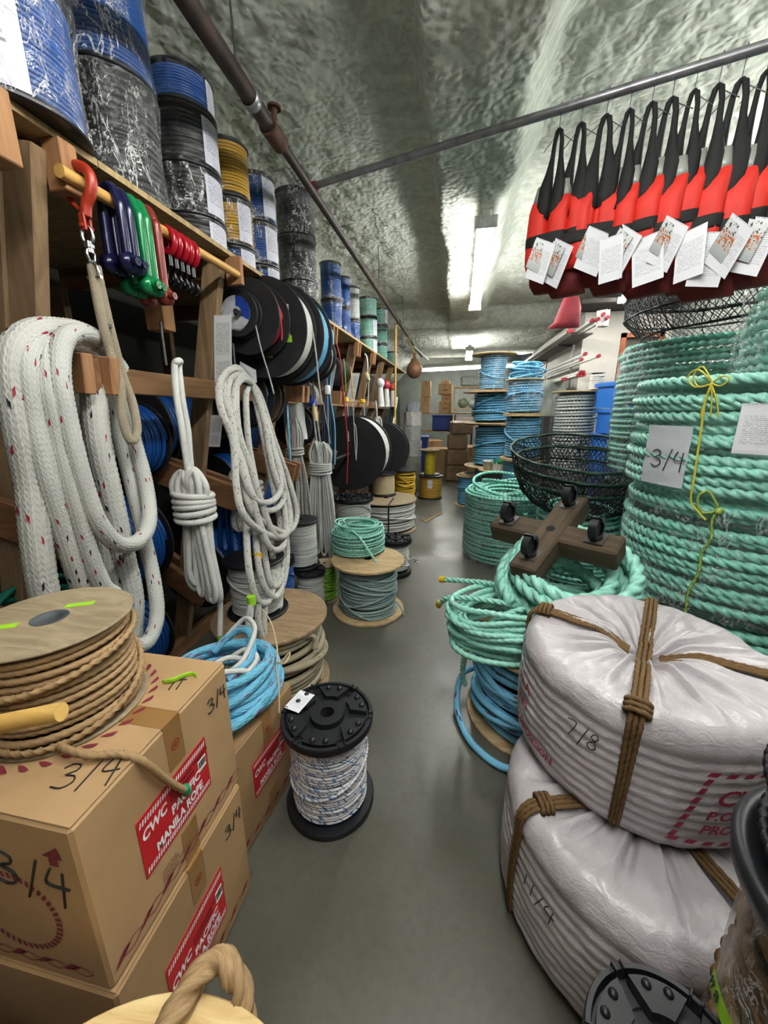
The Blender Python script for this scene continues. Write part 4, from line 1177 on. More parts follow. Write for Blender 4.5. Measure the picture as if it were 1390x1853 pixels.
HA2 = [[(-1.05, 1.37, 1.06)] + up_[::-1] + [(-1.092, up_[0][1] + .006, up_[0][2] + .022), (-1.098, dn_[0][1] - .004, dn_[0][2] + .022)] + dn_ + [(-1.05, 1.39, 1.06)], HANKA[2]]
hA = hank('rope_hank', 'white solid braid hank gasket-coiled on a spike, lime tape on its tail', (-1.05, 1.376, 1.065), 1.22, .635, .112, .0118, B_SOLID, 9, 5, 12, 3, .0, extra=HA2, spread=1.3, plait=(80, 6, .16), step=.0045)
MB().cyl((-1.03, HANKA[2][-1][1], HANKA[2][-1][2] - .004), (-1.03, HANKA[2][-1][1], HANKA[2][-1][2] - .03), .0125, 12).build('lime_tape_end', M_LIME, hA, (-1.05, 1.376, 1.065))
hB = ropes('rope_hank', 'long coiled white double braid with coloured flecks on a spike', 'hank', HANKB, .0155, B_MED, 18, step=.004)
e = HANKB[6][0]
MB().cyl((e[0], e[1], e[2] + .03), (e[0], e[1], e[2] - .01), .019, 12).build('lime_tape', M_LIME, hB, tuple(hB.location))
e, e2 = Vector(HANKB[5][1]), Vector(HANKB[5][2])
MB().cyl(e, e + (e2 - e).normalized() * .03, .0185, 14).build('yellow_tape', M_YTAPE, hB, tuple(hB.location))
hank('rope_hank', 'thick white hank half hidden behind the long double braid coil', (-1.13, 1.92, 1.02), 1.16, .75, .12, .014, B_MED, 5, 3, 9, 8)
hank('rope_hank', 'smooth white cord hank with a rounded head hanging over the aisle', (-1.08, 2.98, .985), 1.20, .20, .135, .0085, B_CORD, 15, 5, 8, 5, extra=HANKC, spread=1.75)
hank('rope_hank', 'flecked white hank in net hanging behind the doubled arm', (-1.24, 2.86, 1.13), 1.38, .50, .10, .0085, B_MED, 11, 3, 7, 6, spread=1.9)
bag = wrap_shell(.075, -.14, .14, 24, 10, .02, 3)
bag.v = [v * np.array([1, 1, 1]) + np.array([-1.25, 2.92, 1.36]) for v in bag.v]
tag(bag.build('plastic_bag', plain('white_bag', '#c8c9c8', .35, 0, .05), None, (-1.25, 2.92, 1.36)), 'crumpled white plastic bag on the stud above the flecked hank', 'bag')
hank('rope_hank', 'small cream hank hanging past the very large reel', (-1.02, 5.0, 1.15), 1.36, .62, .09, .011, B_MED, 5, 4, 8, 9, extra=[[(-1.04, 5.0, 1.55), (-1.03, 5.0, 1.45), (-1.02, 5.0, 1.30)]])
hank('rope_hank', 'blue rope hank hanging between studs behind the white coil', (-1.30, 2.05, .93), 1.0, .52, .15, .010, R_BLUE, 9, 2, 7, 10, spread=1.5)
T = thing('rope_coil', 'green net twine heap behind the hanging white ropes', 'rope coil', (-1.42, 1.0, .52))
mb = MB(); rg = random.Random(2)
for i in range(16):
    a = np.linspace(0, 2 * PI, 50)[:-1]
    mb.sweep(np.c_[(.20 - .006 * i) * np.cos(a), .16 * np.sin(a), .02 + .018 * i + .03 * np.sin(a * 2 + i)], .012, 6, closed=True)
mb.build('rope', R_TEAL, T)
MB().lathe([(.1, -.52), (.18, 0), (.18, .02), (.02, .02)], 24).build('drum', M_BLACK2, T)
T = thing('dark_sack', 'grey plastic sack slumped behind the hanging white ropes', 'sack', (-1.65, 1.35, 1.26))
b = wrap_shell(.26, 0, .36, 40, 16, .05, 9)
for i, v in enumerate(b.v):
    s = np.sqrt(np.clip(1 - (v[:, 2] / .44) ** 2, .05, 1)); b.v[i] = v * np.c_[s, s, np.ones(len(v))]
b.build('sack', plain('grey_sack', '#55554f', .45, 0, .1, 6, .3), T)
# thin cords hanging from the axles
for nm, lb, pts, r_, m in (
    ('dangling_line', 'white cord dangling from the small disc-labelled reel', [(-1.03, 1.98, 1.86), (-1.02, 2.0, 1.75), (-1.01, 2.05, 1.62), (-1.0, 2.07, 1.53)], .004, B_CORD),
    ('dangling_line', 'white cord dangling from the large black reel', [(-.845, 2.3, 1.88), (-.84, 2.32, 1.78), (-.85, 2.38, 1.62), (-.85, 2.42, 1.48)], .005, B_CORD),
    ('dangling_line', 'red cord end dangling from its black reel', [(-.955, 2.1, 1.94), (-.94, 2.09, 1.86), (-.94, 2.08, 1.80)], .005, R_RED),
    ('dangling_line', 'sky blue cord dangling down the stud', [(-1.16, 2.6, 1.50), (-1.12, 2.5, 1.40), (-1.12, 2.5, 1.1)], .006, R_SKY),
    ('dangling_line', 'red elastic cord hanging over the very large reel', [(-1.05, 3.4, 2.0), (-1.02, 3.42, 1.85), (-1.0, 3.45, 1.45), (-.98, 3.45, 1.1), (-.985, 3.4, .78)], .006, R_RED),
    ('dangling_line', 'white drawcord hanging beside the red elastic', [(-1.03, 3.85, 1.5), (-1.02, 3.85, 1.2), (-1.01, 3.85, .95), (-1.0, 3.83, 1.0), (-1.0, 3.86, 1.15), (-1.01, 3.85, 1.3)], .005, B_CORD),
    ('dangling_line', 'thin white line hanging to the very large reel', [(-1.06, 3.05, 1.50), (-1.05, 3.2, 1.1), (-1.04, 3.2, .95)], .003, B_CORD),
    ('dangling_line', 'lime cord hanging from the bungee reels', [(-1.07, 3.7, 1.9), (-1.06, 3.7, 1.75), (-1.06, 3.72, 1.6)], .005, R_LIME),
    ('dangling_line', 'yellow-green cord hanging from the bungee reels', [(-1.06, 3.9, 1.85), (-1.05, 3.9, 1.7), (-1.05, 3.92, 1.55)], .005, R_LEMON)):
    b = tuple(pts[0])
    T = thing(nm, lb, 'cord', b)
    MB().sweep(smooth_path(pts, .01), r_, 7).build('cord', m, T, b)
T = thing('bungee_bundle', 'bundle of dark bungee cords tied in the middle', 'bungee cords', (-1.06, 3.16, 1.6))
rg = random.Random(4)
for i, m in enumerate((R_BLACK, R_NAVY, R_BLACK, R_GREY, R_NAVY, R_BLACK, R_SKY)):
    o = (i - 3) * .012
    MB().sweep(smooth_path([(o * .6 - .02, o - .06, .35), (o * .8, o * 2 - .02, .45), (o * 1.1, o * 2.2, .42), (o, o * 1.5, .2), (o * .5, o * .5, -.02), (o, o * 1.6, -.3), (o * .6 + .0, o * 2, -.62)], .015), .006, 7).build('cord', m, T)
MB().lathe([(.02, -.035), (.026, -.02), (.026, .02), (.02, .035)], 16).build('tie_band', M_WHITEP, T)
T = thing('rope_snubber', 'white tube handles with a blue cap hung on the rail', 'rope handle', (-1.13, 2.93, 1.5))
MB().cyl((-.01, .0, .03), (.01, .07, -.02), .035, 16).build('blue_cap', plain('blue_cap', '#1c3fa0', .4), T)
for s in (0, .035): MB().cyl((.02, .03 + s, 0), (.03, .03 + s, -.14), .014, 10).build('tube', plain('cream_tube', '#cdb58c', .5), T)
for y, m, lb in ((3.98, '#d8a818', 'yellow float clip on the rail'), (4.72, '#d8a818', 'yellow and blue float clip further along the rail')):
    T = thing('float_clip', lb, 'float clip', (-1.16, y, 1.52))
    MB().box((.02, 0, .02), (.05, .10, .05), None, .015).build('clip_body', plain('clip_' + m, m, .5), T)
    MB().sweep(smooth_path([(.03, 0, 0), (.035, .02, -.12), (.03, .03, -.25), (.04, .0, -.4)], .01), .005, 6).build('cord', B_CORD, T)
T = thing('pulley_block', 'cream pulley block and hook hanging under the shelf edge', 'pulley', (-1.02, 4.45, 1.80))
MB().lathe([(.02, -.015), (.055, -.015), (.045, 0), (.055, .015), (.02, .015)], 28, (0, 0, 0), Matrix.Rotation(1.3, 3, 'Y')).build('sheave', plain('cream_sheave', '#c8b98e', .5), T)
MB().sweep(smooth_path([(0, 0, .04), (.0, .01, .12), (-.01, .02, .2), (-.03, .0, .24)], .01), .012, 8).build('hook', M_GALV, T)
MB().sweep(smooth_path([(.01, .03, -.04), (.0, .05, -.2), (-.01, .04, -.32)], .01), .007, 6).build('cord', R_CREAM, T)
for y, m, lb in ((5.3, '#c8c8c8', 'white bottle-shaped float hung under the shelf'), (5.75, '#b03048', 'red and white float hung under the shelf'), (6.3, '#b8483c', 'red float hung near the end of the shelf')):
    T = thing('hung_float', lb, 'float', (-1.04, y, 1.78))
    MB().ball((0, 0, 0), .06, 16, 10, (1, 1, 1.1)).build('float_body', plain('float_' + m, m, .4), T)
    MB().cyl((0, 0, -.04), (.01, 0, -.3), .035, 10, .05).build('float_tail', plain('float_tail', '#c6c6c2', .5), T)
for x, y, r_, lb, a, b in ((-.93, 5.9, .016, 'upright bare wooden pole from floor to pipe', (-.93, 5.9, 0), (-.93, 5.9, 2.62)),
                       (-.93, 6.05, .014, 'white boat pole leaning at the end of the rack', (-.99, 5.35, .5), (-.93, 6.1, 1.62)),):
    o = tag(MB().cyl(a, b, r_, 10).build('pole', M_DOWEL if 'wooden' in lb else plain('white_pole', '#c9c9c4', .5), None, a), lb, 'pole')
T = thing('net_bundle', 'dark green netting hanging at the far end of the rack', 'net', (-1.0, 6.4, 1.7))
mb = MB(); rg = random.Random(8)
for i in range(14):
    mb.sweep(smooth_path([(rg.uniform(-.02, .02), rg.uniform(-.05, .05), .15), (rg.uniform(-.07, .07), rg.uniform(-.12, .12), -.3), (rg.uniform(-.05, .05), rg.uniform(-.1, .1), -.9)], .03), .014, 6)
mb.build('netting', plain('green_net', '#17463c', .7, 0, .3, 40, .4), T)

# ------------------------------------------------------------------ dowel with hooks and shackles under the shelf edge
DX, DZ = -1.055, 2.052
o = tag(MB().cyl((DX, 1.03, DZ), (DX, 1.89, DZ + .01), .0165, 16).build('dowel_rail', M_DOWEL, None, (DX, 1.45, DZ)), 'varnished dowel slung under the shelf edge with shackles on it', 'dowel')
M_HOOKRED = plain('hook_red', '#a5321f', .35, .1, .1)
M_NAVYP = plain('shackle_navy', '#14183f', .22, .1, .15)
M_GREENP = plain('shackle_green', '#0c7a44', .22, .1, .15)
M_RUSTP = plain('shackle_rust', '#7d2a24', .3, .1, .12)
M_REDP = plain('snap_red', '#a50f22', .22, .1, .1)
T = thing('lifting_hook', 'red lifting hook on the dowel holding the chrome swivel', 'hook', (DX, 1.09, DZ))
T.scale = (.84, .84, .84)
p = smooth_path([(-.02, 0, -.075), (-.048, 0, -.045), (-.05, 0, .0), (-.03, 0, .035), (0, 0, .047), (.033, 0, .03), (.042, 0, 0), (.034, -.004, -.035), (.016, -.008, -.065), (.008, -.01, -.10)], .004)
n = len(p); MB().sweep(p, [.006 + .011 * min(1, i / (n * .45)) for i in range(n)], 12).build('hook', M_HOOKRED, T)
mb = MB()
for s in (-.011, .011): mb.box((.006, -.012 + s, -.118), (.022, .008, .05), None, .003)
mb.cyl((.006, -.035, -.13), (.006, .012, -.13), .006, 10)
mb.build('clevis', M_HOOKRED, T)
T2 = thing('swivel_shackle', 'chrome swivel shackles linking the red hook to the beige sling', 'shackle', (DX + .003, 1.08, DZ - .112))
T2.scale = (.85, .85, .82)
mb = MB()
def ring_path(c, rx_, rz_, ang, n=26):
    a = np.linspace(0, 2 * PI, n + 1)[:-1]
    return np.c_[c[0] + rx_ * np.cos(a) * math.cos(ang), c[1] + rx_ * np.cos(a) * math.sin(ang), c[2] + rz_ * np.sin(a)]
MB().sweep(ring_path((0, 0, -.02), .016, .03, .4), .0055, 8, closed=True).build('link', M_CHROME, T2)
MB().cyl((0, 0, -.04), (0, 0, -.075), .012, 12).cyl((0, 0, -.05), (0, 0, -.06), .016, 12).build('swivel', M_CHROME, T2)
MB().sweep(ring_path((0, 0, -.082), .015, .022, 1.6), .005, 8, closed=True).build('link', M_CHROME, T2)
MB().sweep(smooth_path([(-.017, .0, -.15), (-.017, 0, -.12), (0, 0, -.098), (.017, 0, -.12), (.017, 0, -.15)], .004), .0055, 8).cyl((-.027, 0, -.15), (.027, 0, -.15), .006, 10).build('link', M_CHROME, T2)
def shackle(y, L, w, r, mat, label, grp, dx=0):
    T = thing('bow_shackle', label, 'shackle', (DX + dx, y, DZ), rnd.uniform(-.12, .12), grp)
    top = .0165 + r + .004
    p = smooth_path([(-w, 0, top - L), (-w, 0, -.03), (-w * .8, 0, .0), (-w * .4, 0, top - .004), (0, 0, top), (w * .4, 0, top - .004), (w * .8, 0, 0), (w, 0, -.03), (w, 0, top - L)], .006)
    MB().sweep(p, r, 12).build('bow', mat, T)
    for s in (-w, w): MB().lathe([(.007, -r * 1.2), (r * 1.9, -r * 1.0), (r * 1.9, r * 1.0), (.007, r * 1.2)], 18, (s, 0, top - L), Matrix.Rotation(PI / 2, 3, 'Y')).build('eye', mat, T)
    MB().cyl((-w - r * 1.9, 0, top - L), (w + r * 2.6, 0, top - L), .0075, 12).cyl((w + r * 1.4, 0, top - L), (w + r * 2.6, 0, top - L), .012, 6).build('pin', mat, T)
g = 'painted shackles on the dowel'
shackle(1.185, .20, .032, .0142, M_NAVYP, 'navy shackle nearest the red hook', g)
shackle(1.219, .20, .032, .0142, M_NAVYP, 'navy shackle beside the green ones', g)
shackle(1.254, .245, .034, .0146, M_GREENP, 'green shackle beside the navy ones', g)
shackle(1.289, .245, .034, .0146, M_GREENP, 'green shackle beside the rust red one', g)
shackle(1.327, .26, .034, .015, M_RUSTP, 'single rust red shackle on the dowel', g)
words = ('first', 'second', 'third', 'fourth', 'fifth')
for i in range(5):
    y = 1.42 + i * .032
    T = thing('snap_hook', 'red ring snap hook with black clip, %s after the rust shackle' % words[i], 'snap hook', (DX, y, DZ), rnd.uniform(-.15, .15), 'red ring snap hooks on the dowel')
    MB().sweep(ring_path((0, 0, -.020), .030, .040, 0, 30), .0105, 10, closed=True).build('ring', M_REDP, T)
    mb = MB().cyl((0, 0, -.060), (0, 0, -.10), .010, 10)
    mb.sweep(smooth_path([(.0, 0, -.095), (-.018, 0, -.115), (-.018, 0, -.145), (0, 0, -.16), (.016, 0, -.145), (.012, 0, -.125)], .005), .007, 8)
    mb.build('clip', plain('black_gloss', '#0c0c0e', .25), T)
# silver shackle at the very edge of the rack
T = thing('steel_shackle', 'polished steel shackle hanging from the first cleat', 'shackle', (-1.0, .81, 2.06))
MB().sweep(ring_path((0, 0, 0), .02, .045, .3), .009, 10, closed=True).build('bow', M_CHROME, T)

# ------------------------------------------------------------------ woven white bags
def weave_mat():
    t = NT('woven_poly')
    uv = t.N('ShaderNodeTexCoord').outputs['UV']
    mp = t.N('ShaderNodeMapping'); mp.inputs['Scale'].default_value = (420, 130, 1); t.L(uv, mp.inputs[0])
    ck = t.N('ShaderNodeTexChecker'); t.L(mp.outputs[0], ck.inputs[0]); ck.inputs['Scale'].default_value = 1.0
    f = t.noise(t.coord('Object'), 7, 4)
    c = t.mix(t.ramp(f, .3, .7), hexc('#a49ea2'), hexc('#bdb7bb'))
    c = t.mix(t.math('MULTIPLY', ck.outputs[1], .10), c, hexc('#a39da1'))
    t.base(c, .3, 0, .55)
    t.bump(t.math('ADD', t.math('MULTIPLY', ck.outputs[1], .3), t.math('MULTIPLY', t.noise(t.coord('Object', (1, 1, 2)), 26, 4, .6, .8), 1.2)), .55, .006)
    return t.m
M_WEAVE = weave_mat()
def bag_profile(R, h, nr, amp):
    """(r, z) list from the bottom edge up the ribbed wall, over the shoulder, in to the gathered centre."""
    pr = [(R * .80, .0), (R * .9, .006), (R * .965, .03)]
    n = nr * 6
    for i in range(n + 1):
        s = i / n
        z = .045 + (h * .80 - .045) * s
        r = R * (.985 + .02 * math.sin(PI * s)) + amp * math.sin(2 * PI * s * nr)
        pr.append((r, z))
    for q in np.linspace(.12, 1, 10):
        pr.append((R * (1 - .16 * q ** 2.0), h * (.80 + .20 * math.sin(q * PI / 2))))
    for q in np.linspace(.08, 1, 18):
        pr.append((R * (.84 - .745 * q), h * (1.0 - .03 * q - .10 * sstep(.62, 1, q))))
    pr.append((R * .085, h * .72))
    return pr
def side_over(a): return -2.2 < a < -1.0
def bag(label, loc, R, h, nr, straps, seed, tilt=(0, 0, 0)):
    T = thing('woven_bag', label, 'bag', loc, 0, 'woven white rope bags', tilt)
    pr = bag_profile(R, h, nr, .0018)
    seg = 200; m = len(pr)
    P = np.zeros((seg + 1, m, 3))
    rg = random.Random(seed)
    phs = [rg.uniform(0, 6.28) for _ in range(6)]
    def disp(a, r, z):
        f = r / R
        top = sstep(.55 * h, .95 * h, z)
        g = top * sstep(1.0, .35, f) if f < 1 else 0
        w = (math.sin(17 * a + phs[0] + 1.5 * math.sin(2 * a)) + .7 * math.sin(29 * a + phs[1]) + .5 * math.sin(43 * a + phs[2]))
        dz = .010 * top * sstep(1.02, .5, f) * w * (0.35 + .65 * sstep(.05, .3, f)) + .010 * top * nz(3 * a, f * 6, seed)
        dr = .006 * nz(math.cos(a) * 3, math.sin(a) * 3 + z * 4, seed) + .0035 * nz(math.cos(a) * 9, math.sin(a) * 9, z * 12) + .002 * nz(math.cos(a) * 14, math.sin(a) * 14, z * 30)
        return dr, dz
    for i in range(seg + 1):
        a = 2 * PI * (i % seg) / seg
        for j, (r, z) in enumerate(pr):
            dr, dz = disp(a, r, z)
            P[i, j] = ((r + dr) * math.cos(a), (r + dr) * math.sin(a), z + dz)
    MB().grid(P).build('cover', M_WEAVE, T)
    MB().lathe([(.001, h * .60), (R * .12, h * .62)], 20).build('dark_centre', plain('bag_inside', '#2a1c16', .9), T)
    for (a, zend, kn) in straps:
        side = np.array([-math.sin(a), math.cos(a), 0]); rad = np.array([math.cos(a), math.sin(a), 0])
        line = []
        for (r, z) in pr[3:-1]:
            if z < zend * h: continue
            n_ = .006
            top = z > .97 * h
            line.append(rad * (r + (n_ if not top else .002)) + np.array([0, 0, z + (.010 if z > .8 * h else 0)]))
        if side_over(a): line.append(np.array([0, 0, h * .97])); line.append(-rad * R * .05 + np.array([0, 0, h * .965]))
        line = smooth_path(line[::3] + [line[-1]], .008)
        mb = MB()
        for q in (-1, 0, 1):
            w = np.array([.0070 * (1 + .7 * sstep(0, .75, i / len(line))) for i in range(len(line))])
            mb.sweep(line + side[None, :] * (q * w[:, None]) * 1.05, .0068, 6, 2, .25, .045, phase=q * 1.3, flat=1.25)
        if kn is not None:
            i0 = int(kn * len(line))
            c = line[i0]
            up = line[min(i0 + 2, len(line) - 1)] - line[i0 - 2]; up /= np.linalg.norm(up)
            nrm = np.cross(side, up)
            for q in range(3):
                an = np.linspace(0, 2 * PI, 20)[:-1]
                cc = c + up * (q - 1) * .013
                mb.sweep(cc[None, :] + np.cos(an)[:, None] * side[None, :] * .024 + np.sin(an)[:, None] * nrm[None, :] * .016, .008, 6, 2, .2, .05, closed=True)
        mb.build('jute_strap', R_JUTE, T)
    return T, pr
def on_wall(R, ac):
    """Map (arc metres, height) to the bag wall; ac is the angle of the text origin, reading counter-clockwise."""
    return lambda a, b, e=.0065: ((R * 1.005 + e) * math.cos(ac + a / R), (R * 1.005 + e) * math.sin(ac + a / R), b)
lowb, _ = bag('lower white woven bag with brown straps standing on the floor', (.562, .955, 0), .362, .415, 9, [(-2.85, .05, .62), (-1.2, .05, None), (.3, .05, None), (1.9, .05, None)], 3)
upb, _ = bag('upper white woven bag with stencilled red print', (.575, 1.13, .412), .334, .375, 9, [(-2.02, .03, .52), (2.68, .03, .60), (1.13, .03, .5), (-.42, .03, .5)], 8, (.02, 0, 0))
M_STEN = plain('stencil_red', '#9c2140', .6, 0, .2, 90)
w_ = on_wall(.334, -1.50)
letters('CWC PACIFIC', .060, M_STEN, upb, lambda a, b: w_(a + .25 * b, .195 + b), 'stencil', .0016)
letters('P.O. NO.', .036, M_STEN, upb, lambda a, b: w_(a + .25 * b - .01, .150 + b), 'stencil', .0012)
letters('PRODUCT S', .036, M_STEN, upb, lambda a, b: w_(a + .25 * b - .015, .108 + b), 'stencil', .0012)
mb = MB()
def dash(a, b, la, lb): mb.add([w_(a, b), w_(a + la, b), w_(a + la + .008, b + lb), w_(a + .008, b + lb)], [(0, 1, 2, 3)], None, False)
for i in range(12): dash(-.03 + i * .036, .272, .020, .012); dash(-.075 + i * .036, .072, .020, .012)
for i in range(7): dash(-.072 + i * .0065, .085 + i * .027, .012, .018)
mb.build('stencil_border', M_STEN, upb)
w2 = on_wall(.334, -2.45)
scrawl('7/8', .05, .0014, M_INK, upb, lambda a, b: w2(a * .8 + .1 * b, .225 + b))
w3 = on_wall(.334, -3.12)
letters('PILA', .045, M_STEN, upb, lambda a, b: w3(a, .215 + b), 'stencil', .001); letters('INT', .045, M_STEN, upb, lambda a, b: w3(a + .01, .155 + b), 'stencil', .001)
letters('COMPOSITION', .03, M_STEN, upb, lambda a, b: w3(a, .085 + b), 'stencil', .001)
w4 = on_wall(.362, -2.72)
scrawl('11/4', .045, .0014, M_INK, lowb, lambda a, b: w4(a + .1 * b, .235 + b))

# ------------------------------------------------------------------ the corner: brown rope on black reels
cr = spool('rope_spool', 'brown laid rope on tall black reel beside the woven bags', (.630, .44, 0), .210, .84, R_BROWN, .0115, .165, 'black', 3, None, .04, seed=31, jitter=.7, loose=4, hole=.03, top=False)
MB().lathe([(.06, .785), (.19, .785), (.208, .795), (.212, .82), (.204, .832), (.19, .828), (.185, .818), (.06, .815), (.06, .785)], 64).build('flange', M_BLACK, cr)
wrap_shell(.180, .05, .78, 72, 16, .010, 5).build('stretch_wrap', F_CLEAR, cr)
arc_label(.193, 2.80, 3.17, .545, .58, 8).build('lime_tape', M_LIME, cr)
scrawl('#8', .02, .0009, M_INK, cr, lambda x, y: (.1945 * math.cos(2.82 + x / .19), .1945 * math.sin(2.82 + x / .19), .553 + y))
T = thing('rope_coil', 'black cord coil lying on top of the brown rope reel', 'rope coil', (.630, .44, .832))
mb = MB(); rg = random.Random(6)
for i in range(14):
    a = np.linspace(0, 2 * PI, 240)[:-1]; R = .180 - .012 * (i % 6)
    mb.sweep(np.c_[R * np.cos(a) + rg.uniform(-.01, .01), R * np.sin(a) + rg.uniform(-.01, .01), .012 + .016 * (i // 2) + .012 * np.sin(a + i)], .0095, 6, 3, .26, .06, closed=True)
mb.build('rope', R_BLACK, T)
cf = spool('rope_spool', 'black moulded reel low in the corner before the woven bags', (.352, .40, 0), .118, .53, R_BROWN, .010, .095, 'black', 3, None, .035, seed=32, hole=.024)

# ------------------------------------------------------------------ sky braid on plywood reel, mint bundle and thick coil above it
bs = spool('rope_spool', 'sky blue braid with red flecks on plywood reel beside the woven bags', (.425, 1.70, 0), .315, .43, B_SKY, .0155, .275, 'wood', 0, 60, .016, seed=33, jitter=.8, k=10, hole=.03, loose=4)
p = smooth_path([(-.20, .20, .10), (-.33, .10, .11), (-.365, -.02, .06), (-.35, -.14, .025), (-.29, -.27, .02), (-.17, -.36, .02), (-.02, -.34, .03), (.1, -.28, .1)], .012)
MB().sweep(p, .0155, 10).build('rope_tail', B_SKY, bs)
T = thing('rope_bundle', 'loose mint rope bundle with yellow taped ends on the sky blue reel', 'rope bundle', (.36, 1.66, .433))
mb = MB(); rg = random.Random(11)
for i in range(17):
    a = np.linspace(0, 2 * PI, 250)[:-1]
    ax, ay = .36 - .012 * (i % 5) + rg.uniform(-.02, .02), .20 - .012 * (i % 4) + rg.uniform(-.02, .02)
    th = .25 + rg.uniform(-.18, .18)
    X = ax * np.cos(a); Y = ay * np.sin(a)
    z = .018 + .0105 * i + .02 * np.sin(a + i) - .05 * np.clip(-np.cos(a) - .6, 0, 1)
    mb.sweep(np.c_[X * math.cos(th) - Y * math.sin(th) + rg.uniform(-.02, .02), X * math.sin(th) + Y * math.cos(th), np.maximum(z, .014)], .014, 9, 3, .28, .09, closed=True)
for pts in ([(.0, .0, .2), (-.15, .12, .2), (-.30, .20, .17), (-.395, .24, .15)], [(.0, -.1, .2), (-.2, -.05, .2), (-.36, .02, .16), (-.405, .07, .10)],
            [(.1, -.06, .22), (-.1, -.14, .2), (-.22, -.17, .12), (-.275, -.14, .0), (-.285, -.08, -.16), (-.27, -.06, -.24)]):
    mb.sweep(smooth_path(pts, .006), .014, 12, 3, .28, .09)
mb.build('rope', R_MINT2, T)
MB().cyl((-.385, .235, .152), (-.415, .248, .146), .0155, 12).build('yellow_tape_end', M_YTAPE, T)
MB().cyl((-.402, .062, .112), (-.412, .082, .082), .0155, 12).build('yellow_tape_end', M_YTAPE, T)
tc = coil('rope_coil', 'very thick mint rope coil tilted under the caster cross', (.52, 1.75, .60), .31, .15, R_MINT2, .029, .15, None, 6.0, .3, 41, None, True, 3, rot=(.42, -.05, 0), k=12)
wrap_shell(.315, -.02, .15, 60, 10, .015, 4).build('stretch_wrap', F_FINE, tc)

# caster cross lying upside down on the coil
Rm = Matrix.Rotation(-.633, 3, 'Z') @ Matrix.Rotation(.425, 3, 'X') @ Matrix.Rotation(-.012, 3, 'Y')
ctr = Vector((.434, 1.771, .921)) - Rm @ Vector((0, 0, .045))
T = thing('caster_dolly', 'dark timber cross with four black casters resting on the mint coil', 'dolly', ctr, rot=Rm.to_euler())
M_OLDT = wood('old_timber', '#3f352a', '#5d4e3e', 'X', 6, .85); M_OLDT2 = wood('old_timber_y', '#3f352a', '#5d4e3e', 'Y', 6, .85)
MB().box((0, 0, 0), (.57, .118, .10), None, .009).build('timber', M_OLDT, T)
MB().box((0, 0, .004), (.118, .55, .104), None, .009).build('timber', M_OLDT2, T)
MB().lathe([(.0005, .0565), (.02, .0565)], 20).build('bolt_hole', M_BORE, T)
for (x, y) in ((-.205, 0), (.19, 0), (0, .20), (0, -.19)):
    Tc = MB().box((x, y, .056), (.075, .075, .006), None, .001)
    o = Tc.build('caster', plain('caster_plate', '#4f4c48', .5, .5), T)
    a = .3
    MB().cyl((x - .015, y, .106), (x + .015, y, .106), .044, 28).build('wheel', M_BLACK, o)
    MB().lathe([(.026, -.024), (.046, -.021), (.046, .021), (.026, .024)], 22, (x, y, .110), Matrix.Rotation(PI / 2, 3, 'Y'), a0=.2, a1=2.9).cyl((x, y, .058), (x, y, .072), .026, 16).build('hood', M_BLACK2, o)

# ------------------------------------------------------------------ mint rope coils along the wall
coil('rope_coil', 'mint rope coil wrapped in film standing further down the aisle', (.53, 3.92, 0), .42, .68, R_MINT, .017, .2, None, 6.5, .4, 51, F_HAZY, True, 4, tilt=.5, k=6, fine=.75)
coil('rope_coil', 'mint rope coil beneath the black ring nets', (.93, 3.0, 0), .30, .70, R_MINT, .017, .14, None, 6.5, .5, 52, F_FINE, True, 3, k=6, fine=.9)
GX, GY = 1.40, 2.12
g1 = coil('rope_coil', 'bottom mint coil of the tall film-wrapped stack', (GX, GY, 0), .47, .57, R_MINT, .021, .25, None, 6.5, .4, 53, F_FINE, False, 0, innerwall=False)
g2 = coil('rope_coil', 'middle mint coil of the tall stack, twine knot at its top', (GX, GY, .575), .495, .50, R_MINT, .021, .25, None, 6.5, .5, 54, F_CLEAR, True, 0, innerwall=False)
g3 = coil('rope_coil', 'upper mint coil of the tall stack with two paper sheets', (GX, GY, 1.08), .525, .49, R_MINT2, .021, .25, None, 6.5, .5, 55, F_FINE, True, 0, innerwall=False)
def on_coil(R, e=.012): return lambda a, z: (R * 1.0 + e) * np.array([math.cos(a), math.sin(a), 0]) + np.array([0, 0, z])
oc = on_coil(.53)
def csheet(T, a0, a1, z0, z1, mat, e=.004):
    P = np.zeros((12, 10, 3))
    for i in range(12):
        for j in range(10):
            a = a0 + (a1 - a0) * i / 11; z = z0 + (z1 - z0) * j / 9
            P[i, j] = (.531 + e + .003 * math.sin(z * 150)) * np.array([math.cos(a), math.sin(a), 0]) + np.array([0, 0, z])
    return MB().grid(P).build('paper_sheet', mat, T)
csheet(g3, 3.32, 3.72, .04, .30, plain('blank_sheet', '#c9ccd4', .5, 0, .04, 8))
csheet(g3, 3.98, 4.28, .205, .39, M_TAG)
scrawl('3/4', .075, .0022, M_INK, g3, lambda a, b: oc(3.42 + a / .54, .12 + b) + 0)
tw = MB()
A0 = 3.79
def cp(a, z, e=.02): return (.525 + e) * np.array([math.cos(a), math.sin(a), 0]) + np.array([0, 0, z])
tw.sweep(smooth_path([cp(A0, .47), cp(A0 - .02, .40), cp(A0 - .01, .3), cp(A0, .2), cp(A0 + .01, .1), cp(A0 + .02, .0), cp(A0 + .08, -.04), cp(A0 + .14, -.07)], .01), .0045, 6)
for (da, dz) in ((-.16, .05), (-.12, .06), (.1, .02)):
    tw.sweep(smooth_path([cp(A0, .47), cp(A0 + da * .6, .47 + dz, .03), cp(A0 + da, .47 + dz * .5, .03), cp(A0 + da * .6, .455, .03), cp(A0, .465)], .006), .003, 5)
for da in (-.02, .02, .05): tw.sweep(smooth_path([cp(A0, .46), cp(A0 + da, .40), cp(A0 + da * 1.6, .34)], .006), .003, 5)
